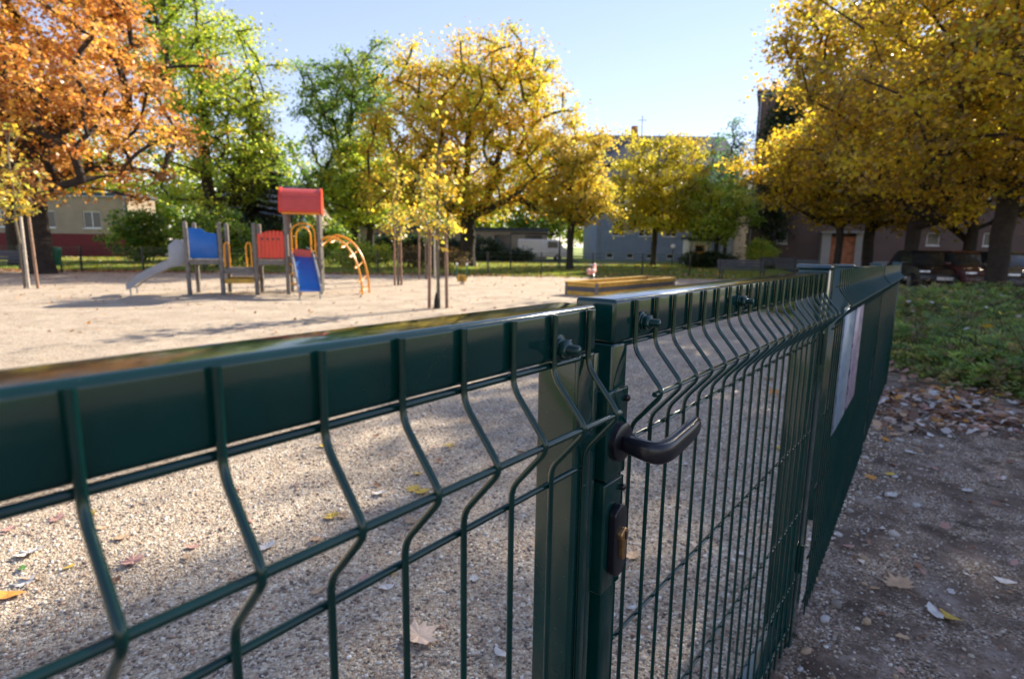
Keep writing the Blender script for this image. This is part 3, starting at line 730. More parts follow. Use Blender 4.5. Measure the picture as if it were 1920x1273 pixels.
# ------------------------------------------------------------------ playground structure (local frame: x right, y away)
PHI = rad(16); PO = Vector((at(546, 500, 15.1).x, 15.1, 0)); PU = Vector((cos(PHI), sin(PHI), 0)); PV = Vector((-sin(PHI), cos(PHI), 0))
pt = thing('play_structure', 'wooden play structure with blue and red panels, red roofed tower and two slides', 'play structure', (PO.x, PO.y, 0), PHI)
def X(px, Y): return (px - 960) / FPX * Y * 1.0 + .0
yF, yB = 0.0, .9
def lpt(px, yl, z):
    d = Fv + Rv * ((px - 960) / FPX); k = d.x / d.y; o = PO + PV * yl
    return Vector(((k * o.y - o.x) / (PU.x - k * PU.y), yl, z))
def wpt(px, Y, z): return Vector((at(px, 500, Y).x, Y, z))
p1 = lpt(363, 0, 0); p2 = lpt(425, 0, 0); p3 = lpt(488, 0, 0); p4 = lpt(546, 0, 0); p5 = lpt(606, 0, 0)
def post(x, y, h, r=.055):
    m = MB(); m.tube([(x, y, -.1), (x, y, h - .05), (x, y, h - .015), (x, y, h)], [r, r, r * .85, r * .4], 12); m.build('post', M_WOOD, pt, smooth=True)
for q, h in ((p1, 1.84), (p2, 1.84), (p3, 1.84)):
    post(q.x, yF, h); 
    post(q.x, yB, h)
TH = 2.25
for q in (p4, p5): post(q.x, yF, TH); post(q.x, yB, TH)
# decks
def deck(x0, x1, z, name='deck', mat=M_WOOD):
    m = MB(); k = 7; wd = (yB - yF + .02) / k
    for i in range(k): m.box(x0, x1, yF - .01 + i * wd, yF - .01 + i * wd + wd * .9, z - .045, z)
    m.box(x0, x1, yF - .055, yF - .012, z - .12, z - .01); m.box(x0, x1, yB + .012, yB + .055, z - .12, z - .01)
    m.build(name, mat, pt)
deck(p1.x + .06, p2.x - .06, .90); deck(p3.x + .06, p4.x - .06, .90); deck(p4.x + .06, p5.x - .06, 1.02)
deck(p2.x + .06, p3.x - .06, .68, 'step'); deck(p2.x + .06, p3.x - .06, .42, 'step', M_YWOOD)
# blue panel (top edge slopes) , red slotted panel
a, b = p1.x + .07, p2.x - .065
for yy, nm in ((yF - .02, 'blue_panel'),):
    m = MB(); m.prism([(a, .93), (b, .93), (b, 1.55), (b - .25, 1.58), (a + .3, 1.67), (a, 1.69)], 1, yy - .012, yy + .012); m.build(nm, M_BLUE, pt, bevel=.004, seg=1)
a, b = p3.x + .065, p4.x - .065
m = MB(); nb = 7; wd = (b - a) / nb
for i in range(nb):
    zt = 1.56 + .05 * sin(PI * (i + .5) / nb) + .012 * i
    m.box(a + i * wd + .008, a + (i + 1) * wd - .008, yF - .03, yF - .008, .95, zt)
m.box(a, b, yF - .008, yF + .010, .99, 1.09); m.box(a, b, yF - .008, yF + .010, 1.30, 1.36); m.box(a, b, yF - .008, yF + .010, 1.46, 1.52)
m.build('red_panel', M_RED, pt)
for i in range(4):
    m = MB(); cx = a + (b - a) * (.2 + .2 * i); m.tube([(cx, yF - .034, 1.44), (cx, yF - .029, 1.44)], .03, 10); m.build('panel_hole', M_BLACK, pt)
MB().prism([(a, .93), (b, .93), (b, 1.58), (a, 1.56)], 1, yB - .012, yB + .012).build('back_panel', M_RED, pt)
# yellow hand rails at the step
for px, sg in ((432, 1), (479, -1)):
    for Y in (yF - .02,):
        x = p2.x + .09 if sg > 0 else p3.x - .09
        m = MB(); m.tube([(x, Y, .72), (x, Y, 1.25), (x + sg * .03, Y, 1.33), (x + sg * .08, Y, 1.34), (x + sg * .12, Y, 1.26), (x + sg * .12, Y, .72)], .022, 8); m.build('handrail', M_YEL, pt, smooth=True)
# tower roof: curved red barrel
x0, x1 = p4.x - .13, p5.x + .10; m = MB(); prof = []
for k in range(13):
    f = k / 12; y = yF - .28 + f * (yB - yF + .56); z = 2.18 + .58 * (1 - abs(2 * f - 1) ** 4); prof.append((y, z))
outer = prof; inner = [(yF - .28 + .05 + (y - yF + .28) * (1 - .1 / (yB - yF + .56)), z - .05) for y, z in reversed(prof)]
m.prism(outer + inner, 0, x0 + .05, x1 - .05); m.build('roof', M_ROOFRED, pt)
for xx in (x0, x1 - .05):
    m = MB(); m.prism([(y, z + .03) for y, z in prof] + [(yB + .2, 2.12), (yF - .2, 2.12)], 0, xx, xx + .05); m.build('roof_gable', M_RED, pt)
m = MB(); m.box(x0 + .06, x1 - .06, yF - .10, yF - .06, 2.10, 2.62); m.build('roof_front', M_ROOFRED, pt, bevel=.01, seg=2)
m = MB(); m.box(x0 + .06, x1 - .06, yF - .125, yF - .102, 2.08, 2.17); m.build('roof_trim', M_YEL, pt)
# yellow arch over slide
xa, xb = p4.x + .13, p5.x - .10; m = MB()
for r_, z_ in ((0, 0), (.11, -.10)):
    pts = [(xa + r_, yF - .03, 1.0)]
    for k in range(9):
        a_ = PI - PI * k / 8; pts.append(((xa + xb) / 2 + ((xb - xa) / 2 - r_) * cos(a_), yF - .03, 1.62 + z_ + .24 * sin(a_)))
    pts.append((xb - r_, yF - .03, 1.0)); m.tube(pts, .022, 8)
m.build('slide_arch', M_YEL, pt, smooth=True)
# steps ladder behind (orange rungs left of slide)
m = MB()
for z in (.3, .55, .8): m.tube([(p4.x + .08, yF - .1, z), (p4.x + .30, yF - .25, z)], .02, 8)
m.tube([(p4.x + .32, yF - .25, 0), (p4.x + .32, yF - .2, .95)], .02, 8)
m.build('rung_ladder', M_YEL, pt, smooth=True)
# blue slide towards the camera
def slide(name, top, bot, wd, mat_bed, mat_side, legs=True):
    top = Vector(top); bot = Vector(bot); n = 12; pts = []
    d = (bot - top); hor = Vector((d.x, d.y, 0)).normalized(); sd = Vector((hor.y, -hor.x, 0))
    for k in range(n + 1):
        f = k / n; p = top + d * f; s = f
        z = top.z + (bot.z - top.z) * (s if s < .8 else .8 + (s - .8) * 1.0); p.z = z + .05 * sin(PI * f); 
        if f > .85: p.z = bot.z + (p.z - bot.z) * .5
        pts.append(p)
    b = MB(); vs = []
    for p in pts: vs += [p - sd * wd / 2, p + sd * wd / 2, p + sd * wd / 2 - Vector((0, 0, .03)), p - sd * wd / 2 - Vector((0, 0, .03))]
    fs = []
    for i in range(n):
        for k in range(4): fs.append((i * 4 + k, i * 4 + (k + 1) % 4, i * 4 + 4 + (k + 1) % 4, i * 4 + 4 + k))
    fs += [(3, 2, 1, 0), (n * 4, n * 4 + 1, n * 4 + 2, n * 4 + 3)]
    b.add(vs, fs); b.build(name + '_bed', mat_bed, pt)
    for s in (-1, 1):
        m = MB(); vs = []
        for i, p in enumerate(pts):
            q = p + sd * s * (wd / 2 + .02); hh = .15 if 1 < i < n - 1 else .10
            for dx, dz in ((-.018, -.06), (.018, -.06), (.018, hh), (-.018, hh)): vs.append(q + sd * dx + Vector((0, 0, dz)))
        m.add(vs, fs); m.build(name + '_side', mat_side, pt)
    if legs:
        e = pts[-1] - hor * .08
        for s in (-1, 1): m = MB(); m.tube([e + sd * s * wd / 2 - Vector((0, 0, .04)), Vector((e.x + sd.x * s * wd / 2, e.y + sd.y * s * wd / 2, -.05))], .02, 8); m.build(name + '_leg', M_ZINC, pt)
slide('slide', ((p4.x + p5.x) / 2 - .03, yF - .06, 1.03), ((p4.x + p5.x) / 2 + .22, -1.45, .22), .48, M_BLUE, M_GREYP)
MB().prism([((p4.x + p5.x) / 2 - .23, .98), ((p4.x + p5.x) / 2 + .20, .98), ((p4.x + p5.x) / 2 + .20, 1.17), ((p4.x + p5.x) / 2 - .23, 1.20)], 1, yF - .14, yF - .12).build('slide_mouth', M_ROOFRED, pt)
e1 = lpt(254, .45, 0)
slide('side_slide', (p1.x - .07, .45, .92), (e1.x, .42, .20), .5, M_STEEL, M_GREYP)
for Y in (.16, .74):
    m = MB(); x = p1.x - .08
    m.prism([(x, .85), (x, 1.36), (x - .2, 1.40), (x - .36, 1.25), (x - .38, .95), (x - .42, .72), (x - .1, .72)], 1, Y - .015, Y + .015); m.build('slide_cheek', M_GREYP, pt, bevel=.004, seg=1)
# orange arched climber
m = MB()
ctrl = [(p5.x + .06, .75, 1.30), (lpt(634, .7, 0).x, .7, 1.56), (lpt(659, .6, 0).x, .6, 1.47), (lpt(677, .5, 0).x, .5, 1.18), (lpt(688, .4, 0).x, .4, .80), (lpt(694, .35, 0).x, .35, .32), (lpt(695, .35, 0).x, .35, -.05)]
def smooth_path(pts, k=5):
    pts = [Vector(p) for p in pts]; o = []
    for i in range(len(pts) - 1):
        p0 = pts[max(i - 1, 0)]; a_, b_ = pts[i], pts[i + 1]; p3_ = pts[min(i + 2, len(pts) - 1)]
        for j in range(k):
            t = j / k; o.append(.5 * ((2 * a_) + (b_ - p0) * t + (2 * p0 - 5 * a_ + 4 * b_ - p3_) * t * t + (-p0 + 3 * a_ - 3 * b_ + p3_) * t ** 3))
    o.append(pts[-1]); return o
sp = smooth_path(ctrl); m.tube(sp, .03, 8); m.build('climber_rail', M_YEL, pt, smooth=True)
m = MB(); sp2 = [p + Vector((-.20, -.62, -.05)) for p in sp]; m.tube(sp2, .03, 8); m.build('climber_rail', M_YEL, pt, smooth=True)
for i in (3, 7, 11, 15, 19, 23, 26):
    m = MB(); a_, b_ = sp[i], sp2[i]; mid = (a_ + b_) / 2 + Vector((-.12, 0, -.15))
    m.tube([a_, mid + (a_ - b_) * .18, mid - (a_ - b_) * .18, b_], .02, 6); m.build('climber_rung', M_YEL, pt, smooth=True)

# sandbox
c1 = gp(1062, 552); c2 = gp(1118, 556.5); c3 = gp(1262, 541); c4 = c1 + (c3 - c2)
sb = thing('sandbox', 'low yellow and grey timber sandbox on the gravel behind the gate', 'sandbox', (0, 0, 0))
quad = [c1, c2, c3, c4]
for i in range(4):
    p, q = quad[i], quad[(i + 1) % 4]; m = MB()
    d = (q - p).normalized() * .03
    m.bar(p + d + Vector((0, 0, .06)), q - d + Vector((0, 0, .06)), .05, .11); m.bar(p + d + Vector((0, 0, .30)), q - d + Vector((0, 0, .30)), .05, .10)
    m.build('yellow_board', M_YWOOD, sb)
    m = MB(); m.bar(p + d + Vector((0, 0, .1825)), q - d + Vector((0, 0, .1825)), .045, .13); m.build('grey_board', M_SLATE, sb)
    m = MB(); m.bar(p + Vector((0, 0, .365)), q + Vector((0, 0, .365)), .16, .025); m.build('seat_board', M_YWOOD, sb)
    m = MB(); m.box(p.x - .045, p.x + .045, p.y - .045, p.y + .045, -.05, .352); m.build('corner_post', M_WOOD, sb)
m = MB(); m.add([(q.x, q.y, .12) for q in quad], [(0, 1, 2, 3)]); m.build('sand', simple('sand', (.45, .36, .26), .95, .2, 8, .5), sb)

def spring_rider(px, Y, label, body_mat, head_mat, sc=1.0, fac=0):
    p = wpt(px, Y, 0); t = thing('spring_rider', label, 'spring rider', p, fac)
    m = MB(); m.tube([(.09 * cos(a_ * .6), .09 * sin(a_ * .6), .02 + a_ * .0085 * sc) for a_ in range(0, 42)], .014, 6); m.build('spring', M_BLACK, t, smooth=True)
    m = MB(); m.prism([(-.42, .42), (-.30, .38), (.28, .38), (.42, .48), (.40, .66), (.30, .78), (.16, .72), (.10, .56), (-.12, .52), (-.25, .60), (-.40, .62)], 1, -.03, .03); m.build('body', body_mat, t, bevel=.006, seg=1)
    m = MB(); m.box(-.22, .08, -.13, .13, .53, .56); m.build('seat', head_mat, t, bevel=.006, seg=1)
    m = MB(); m.tube([(.2, -.17, .72), (.2, .17, .72)], .016, 8); m.build('handle', head_mat, t)
    return t
spring_rider(1110, 20.6, 'pink and white spring rider standing behind the sandbox', M_PINK, M_WHITE, fac=1.1)
# seesaw-like rider with two white-topped posts
q = wpt(866, 19.6, 0); ss = thing('spring_seesaw', 'small green spring seesaw with two white knobs right of the nearest young maple', 'seesaw', q)
m = MB(); m.tube([(.08 * cos(a_ * .6), .08 * sin(a_ * .6), .02 + a_ * .007) for a_ in range(0, 40)], .014, 6); m.build('spring', M_BLACK, ss, smooth=True)
m = MB(); m.box(-.16, .16, -.05, .05, .12, .34); m.build('body', M_YWOOD, ss, bevel=.01, seg=1)
for sx in (-.17, .17):
    m = MB(); m.tube([(sx, 0, .22), (sx * 1.0, 0, .68)], .022, 8); m.build('handle_post', M_BIN, ss)
    m = MB(); m.tube([(sx, 0, .66), (sx, 0, .69), (sx, 0, .73), (sx, 0, .76)], [.02, .045, .045, .01], 10); m.build('knob', M_WHITE, ss, smooth=True)

# litter bin
b0 = wpt(104, 23.2, 0); t = thing('litter_bin', 'green plastic litter bin on a post beside the big maple trunk', 'bin', b0)
m = MB(); m.tube([(0, 0, .30), (0, 0, .34), (0, 0, .9)], [.17, .20, .26], 16); m.build('bucket', M_BIN, t, smooth=True)
m = MB(); m.tube([(0, 0, .9), (0, 0, .96), (0, 0, 1.03), (0, 0, 1.05)], [.285, .285, .22, .05], 16); m.build('lid', M_BIN, t, smooth=True)
m = MB(); m.tube([(.0, .3, -.1), (.0, .3, 1.0)], .035, 8); m.build('bin_post', M_BLACK, t)

# benches
def bench(label, loc, rz, wd=1.7):
    t = thing('park_bench', label, 'bench', loc, rz, 'park benches round the playground')
    m = MB()
    for k in range(4): m.box(-wd / 2, wd / 2, -.24 + k * .125, -.24 + k * .125 + .105, .43, .465)
    m.build('seat', M_SLATE, t)
    m = MB()
    for k in range(3): m.bar((-wd / 2, .27 + k * .02, .56 + k * .13), (wd / 2, .27 + k * .02, .56 + k * .13), .03, .11)
    m.build('backrest', M_SLATE, t)
    for s in (-1, 1):
        x = s * (wd / 2 - .12); m = MB(); m.bar((x, -.2, -.02), (x, -.2, .43), .05, .05); m.bar((x, .2, -.02), (x, .32, .9), .05, .05); m.bar((x, -.24, .41), (x, .25, .41), .05, .04); m.build('leg', M_BLACK, t)
bench('dark bench at the left edge beside the whitish stake', (at(14, 500, 22.5).x, 22.4, 0), .15)
bench('dark slatted bench on the grass right of the sandbox', (at(1388, 500, 25.6).x, 25.4, 0), -.1, 2.0)
bench('farther dark bench against the brown block behind the fence post cap', (at(1470, 500, 33).x, 33.5, 0), 0, 2.2)

# far fence
ff = thing('perimeter_fence', 'low dark wire fence round the far side of the playground', 'fence', (0, 0, 0))
line = [Vector((-33, 23.4, 0)), Vector((-19, 24.2, 0)), Vector((-9, 25.3, 0)), Vector((1, 26.4, 0)), Vector((10, 28.4, 0))]
xs = -33.0; prev = None
def fy(x):
    for a_, b_ in zip(line[:-1], line[1:]):
        if a_.x <= x <= b_.x: return a_.y + (b_.y - a_.y) * (x - a_.x) / (b_.x - a_.x)
    return 28.4
while xs < 10:
    p = Vector((xs, fy(xs), 0)); m = MB(); m.box(p.x - .03, p.x + .03, p.y - .03, p.y + .03, -.1, 1.08); m.build('post', M_BLACK, ff)
    if prev:
        m = MB(); L = (p - prev).length; k = int(L / .1)
        for i in range(1, k):
            c = prev.lerp(p, i / k); m.bar((c.x, c.y, .05), (c.x, c.y, 1.03), .007, .007, up=(0, 1, 0))
        for z in (.05, .25, .45, .65, .85, 1.03): m.bar((prev.x, prev.y, z), (p.x, p.y, z), .007, .012)
        m.build('mesh_panel', PAINT, ff)
    prev = p; xs += 2.45
# swing frame
x0, x1 = at(958, 440, 34).x, at(1050, 440, 34).x
t = thing('swing_frame', 'dark steel swing frame with a long top bar on the far grass', 'swing', (0, 34, 0))
m = MB(); m.tube([(x0, 0, 2.05), (x1, 0, 2.05)], .05, 8); m.build('top_bar', M_BLACK, t)
for x in (x0, x1):
    for s in (-1, 1): m = MB(); m.tube([(x, 0, 2.03), (x, s * .7, -.1)], .035, 8); m.build('leg', M_BLACK, t)
# street globe lamp
q = at(1262, 462, 40); t = thing('globe_lamp', 'short post lamp with a white globe before the blue-grey house', 'lamp', (q.x, 40, 0))
m = MB(); m.tube([(0, 0, -.1), (0, 0, q.z - .15)], .035, 8); m.build('pole', M_BLACK, t)
bm = bmesh.new(); bmesh.ops.create_icosphere(bm, subdivisions=2, radius=.17); me = D.meshes.new('globe'); bm.to_mesh(me); bm.free(); me.materials.append(M_WHITE)
for p_ in me.polygons: p_.use_smooth = True
o = D.objects.new('globe', me); C.objects.link(o); o.parent = t; o.location = (0, 0, q.z)

# ------------------------------------------------------------------ buildings
def building(name, label, x0, x1, y0, depth, h, wall, cat='building', plinth=None, wins=(), roof=None, win_frame=M_WHITE, ph=.5):
    t = thing(name, label, cat, (x0, y0, 0))
    W = x1 - x0
    # front wall with real window recesses, built as strips round the openings
    holes = sorted(wins)
    m = MB(); xs_ = sorted({0, W} | {a_ for a_, _, _, _ in holes} | {a_ + b_ for a_, b_, _, _ in holes})
    for xa_, xb_ in zip(xs_[:-1], xs_[1:]):
        hs_ = sorted([(z0, z0 + hh) for (a_, b_, z0, hh) in holes if a_ <= xa_ + 1e-6 and a_ + b_ >= xb_ - 1e-6]); z = -.2
        for za, zb in hs_: m.box(xa_, xb_, 0, .3, z, za); z = zb
        m.box(xa_, xb_, 0, .3, z, h)
    m.box(0, .3, .3, depth, -.2, h); m.box(W - .3, W, .3, depth, -.2, h); m.box(.3, W - .3, depth - .3, depth, -.2, h); m.box(.3, W - .3, .3, depth - .3, h - .3, h)
    m.build('wall', wall, t)
    for (a_, b_, z0, hh) in holes:
        f = MB(); fw = .07
        f.box(a_, a_ + fw, .08, .14, z0, z0 + hh); f.box(a_ + b_ - fw, a_ + b_, .08, .14, z0, z0 + hh); f.box(a_ + fw, a_ + b_ - fw, .08, .14, z0, z0 + fw); f.box(a_ + fw, a_ + b_ - fw, .08, .14, z0 + hh - fw, z0 + hh)
        if b_ > .9: f.box(a_ + b_ / 2 - .03, a_ + b_ / 2 + .03, .08, .14, z0 + fw, z0 + hh - fw)
        f.box(a_ - .05, a_ + b_ + .05, -.06, .079, z0 - .06, z0 - .002)
        wf = f.build('window', win_frame, t)
        g = MB(); g.box(a_ + fw, a_ + b_ - fw, .10, .12, z0 + fw, z0 + hh - fw); g.build('pane', M_GLASS, wf)
    m = MB(); m.tube([(-.1, -.10, h - .06), (W + .1, -.10, h - .06)], .07, 8); m.build('gutter', M_ZINC, t, smooth=True)
    for xd in (.18, W - .18): m = MB(); m.tube([(xd, -.09, h - .1), (xd, -.09, 0)], .05, 8); m.build('downpipe', M_ZINC, t, smooth=True)
    if plinth: MB().box(-.03, W + .03, -.04, -.003, -.2, ph).build('plinth', plinth, t)
    if roof == 'flat': MB().box(-.15, W + .15, -.2, depth + .2, h + .003, h + .22).build('roof_edge', M_ROOF, t)
    elif roof: 
        m = MB(); e = .5
        m.prism([(-e, h - .1), (depth / 2, h + roof), (depth + e, h - .1), (depth + e, h - .35), (depth / 2, h + roof - .25), (-e, h - .35)], 0, -.4, W + .4)
        rf = m.build('roof', M_ROOF, t)
        for g0, g1_ in ((.002, .3), (W - .3, W - .002)): m = MB(); m.prism([(0.05, h), (depth - .05, h), (depth / 2, h + roof - .28)], 0, g0, g1_); m.build('gable', wall, t)
        MB().box(W * .3, W * .3 + .6, depth / 2 - .3, depth / 2 + .3, h + roof - .5, h + roof + .9).build('chimney', M_RUST, rf)
        m = MB(); m.tube([(W * .38, depth / 2, h + roof - .2), (W * .38, depth / 2, h + roof + 2.0)], .04, 6); m.box(W * .38 - .5, W * .38 + .5, depth / 2 - .02, depth / 2 + .02, h + roof + 1.5, h + roof + 1.54); m.build('antenna', M_BLACK, rf)
    return t
# tall brown block on the right
wins = []
for f_ in range(4):
    for k in range(9):
        xx = 2.0 + k * 3.1
        if f_ == 0: wins.append((xx, .75, 1.75, .85))
        else: wins.append((xx, 1.2, 1.9 + f_ * 2.9, 1.4))
wins = [w_ for w_ in wins if not (w_[2] < 2 and 5.0 < w_[0] < 8.5)]
blk = building('apartment_block', 'tall flat-roofed brown apartment block behind the golden trees', 17.8, 46.8, 44, 8, 12.5, M_BROWN, plinth=M_PLINTH, wins=wins, roof='flat', ph=.62)
blk.rotation_euler.z = rad(-24)
# painted entrance porch
q0, q1 = at(1531, 480, 42.2).x, at(1594, 480, 42.2).x
t = thing('entrance_porch', 'pale entrance porch with orange-red patches on the brown block', 'porch', ((22.8, 40.1, 0)), rad(-24)); hw = (q1 - q0) / 2
MB().box(-hw, -hw + .55, 0, 1.5, -.1, 2.5).build('side_wall', M_CREAM, t); MB().box(hw - .4, hw, 0, 1.5, -.1, 2.5).build('side_wall', M_CREAM, t)
MB().box(-hw + .551, hw - .401, .3, .42, .0, 2.3).build('door', M_RUST, t); MB().box(-hw - .1, hw + .1, -.2, 1.55, 2.502, 2.66).build('canopy_slab', M_CONC, t)
# blue-grey house with slate roof, centre right
wb = [(1.0 + 2.0 * k, .7, .25, .5) for k in range(7)] + [(1.5 + 2.6 * k, 1.2, 2.4, 1.5) for k in range(5)] + [(1.5 + 2.6 * k, 1.2, 5.4, 1.5) for k in range(5)]
building('apartment_house', 'blue-grey house with dark slate roof behind the round yellow-green tree', 8.2, 21.6, 57, 11, 9.3, M_BLUEWALL, plinth=None, wins=wb, roof=3.6)
building('gabled_house', 'white gabled house between the round tree and the brown block', 20.4, 25, 54, 8, 6.4, M_CREAM, wins=[(1.2, 1, 4.2, 1.3), (3.2, 1, 4.2, 1.3), (1.2, 1, 1.6, 1.3)], roof=2.2)
# left building: beige above dark red
building('long_low_building', 'long beige building with a dark red lower wall behind the orange maple', -62, -30.2, 45.5, 3.5, 4.7, M_BEIGE, plinth=M_DRED, wins=[(3 + 3.6 * k, 1.4, 2.2, 1.3) for k in range(8)], roof='flat', ph=1.75)
building('beige_house', 'brownish house with a dark doorway behind the play structure steps', -26.5, -19.0, 52, 8, 4.6, M_BEIGE, wins=[(1.0, 1.2, 1.4, 1.4), (4.6, 1.4, .2, 2.3)], roof=2.0)
building('garden_shed', 'blue-boarded shed seen between the step posts and the red panel', -19.2, -16.4, 44, 3, 3.2, M_SHEDB, cat='shed', wins=[(1.7, .8, 1.6, .9)], roof=.8)
building('row_of_garages', 'low beige garages across the street left of the widest maple', -16, 3.5, 60, 6, 2.9, M_BEIGE, wins=[(1.2 + 3.2 * k, 1.8, .3, 2.1) for k in range(6)], roof='flat', win_frame=M_BLACK)
building('kiosk', 'small white kiosk with an orange corner beside the clipped hedge', at(1291, 470, 46).x, at(1333, 470, 46).x, 46, 1.6, 2.0, M_WHITE, cat='kiosk', wins=[(.5, .8, 1.0, .6)], roof='flat', win_frame=M_YEL)
q = at(1712, 505, 27); t = thing('recycling_bin', 'blue recycling container beside the forked golden tree', 'bin', (q.x, 27, 0))
m = MB(); m.prism([(-.22, .05), (.22, .05), (.26, 1.05), (-.26, 1.05)], 1, -.25, .25); m.build('bin_body', simple('blue_bin_plastic', (.05, .16, .42), .4, .1, 4, .02), t, bevel=.02, seg=2)
m = MB(); m.prism([(-.28, 1.055), (.28, 1.055), (.24, 1.14), (-.24, 1.14)], 1, -.28, .28); m.build('bin_lid', simple('blue_bin_lid', (.06, .2, .5), .4, .1, 4, .02), t)
for s in (-1, 1): m = MB(); m.tube([(s * .2, .2, .07), (s * .26, .2, .07)], .07, 12); m.build('wheel', M_TYRE, t)

# ------------------------------------------------------------------ cars
def car(label, loc, rz, mat, group='cars parked behind the golden trees', van=False, base=None):
    t = thing('parked_van' if van else 'parked_car', label, 'van' if van else 'car', loc, rz, group)
    L, Wd = (4.9, 1.95) if van else (4.15, 1.72)
    if van: lo = [(-2.4, .35), (-2.42, 1.0), (-2.38, 1.95), (1.2, 1.95), (1.75, 1.25), (2.35, 1.0), (2.45, .6), (2.4, .3)]
    else: lo = [(-2.05, .32), (-2.08, .72), (-2.0, .92), (-.9, .95), (1.0, .93), (1.75, .80), (2.03, .62), (2.05, .30)]
    def body(poly, w0, w1, z0, z1):
        # width tapers with height
        m = MB(); n = len(poly); vs = []
        for s in (-1, 1):
            for x, z in poly:
                f = min(1, max(0, (z - z0) / (z1 - z0))); wv = w0 + (w1 - w0) * f; wv *= 1 - .10 * max(0, abs(x) / (L / 2) - .75) / .25; vs.append((x, s * wv / 2, z))
        return m.add(vs, [tuple(range(n - 1, -1, -1)), tuple(range(n, 2 * n))] + [(k, (k + 1) % n, n + (k + 1) % n, n + k) for k in range(n)])
    body(lo, Wd, Wd * .93, .3, 1.95 if van else .95).build('body', mat, t, bevel=.07, seg=3)
    if not van:
        gh = [(-1.85, .90), (-1.55, 1.28), (-1.1, 1.40), (.0, 1.40), (.35, 1.33), (1.12, .90)]
        body(gh, Wd * .90, Wd * .68, .9, 1.4).build('cabin_glass', M_GLASS, t, bevel=.03, seg=2)
        rf = [(-1.52, 1.30), (-1.1, 1.425), (.0, 1.425), (.36, 1.345), (.30, 1.32), (-.0, 1.385), (-1.1, 1.385), (-1.5, 1.27)]
        body(rf, Wd * .72, Wd * .70, 1.3, 1.42).build('roof', mat, t)
    else:
        for s in (-1, 1): MB().box(.35, 1.25, s * .955 - .01, s * .955 + .01, 1.2, 1.75).build('side_window', M_GLASS, t)
        MB().bar((1.30, 0, 1.88), (1.78, 0, 1.27), 1.6, .03, up=(0, 0, 1)).build('windscreen', M_GLASS, t)
    for x in (-1.3, 1.32):
        for s in (-1, 1):
            m = MB(); m.tube([(x, s * (Wd / 2 - .19), .31), (x, s * (Wd / 2 + .01), .31)], .31, 20); wh = m.build('wheel', M_TYRE, t, smooth=True)
            m = MB(); m.tube([(x, s * (Wd / 2 - .02), .31), (x, s * (Wd / 2 + .02), .31)], .19, 14); m.build('rim', M_ZINC, wh)
    xe = 2.36 if van else 1.99
    for s in (-1, 1):
        m = MB(); m.box(xe - .1, xe + .045, s * .62 - .16, s * .62 + .16, .62 if not van else .75, .74 if not van else .92); m.build('headlight', M_WHITE if False else M_STEEL, t, bevel=.02, seg=2)
    MB().box(xe + .03, xe + .09, -.26, .26, .40, .51).build('number_plate', M_WHITE, t)
    MB().box(xe + .01, xe + .075, -.5, .5, .53, .60).build('grille', M_BLACK, t)
    for s in (-1, 1): MB().box(.78, .9, s * (Wd / 2 + .07) - .09, s * (Wd / 2 + .07) + .09, .92, 1.03).build('mirror', mat, t, bevel=.02, seg=2)
    return t
cb, cr, cd = car_mat('black_car_paint', (.012, .012, .016)), car_mat('dark_red_car_paint', (.06, .005, .008)), car_mat('silver_car_paint', (.45, .46, .47))
rz = rad(-108)
car('black car with a white number plate, leftmost in the car park', (at(1768, 500, 20.6).x + .3, 21.9, -.02), rz, cb)
car('dark red car between the black one and the near tree trunk', (at(1822, 500, 19.6).x + .9, 20.9, -.02), rz, cr)
car('dark grey car right of the near tree trunk, cut by the right edge', (at(1900, 500, 18.5).x + 1.0, 19.9, -.02), rz, car_mat('dark_grey_car_paint', (.03, .032, .036)))
car('silver car parked beyond the grass left of the play structure', (at(322, 470, 50).x, 51.5, -.02), rad(180), cd, group='vehicles on the far street')
car('white van on the far street right of the widest maple', (at(1020, 470, 53).x, 54, -.02), 0, car_mat('white_van_paint', (.7, .7, .7)), group='vehicles on the far street', van=True)

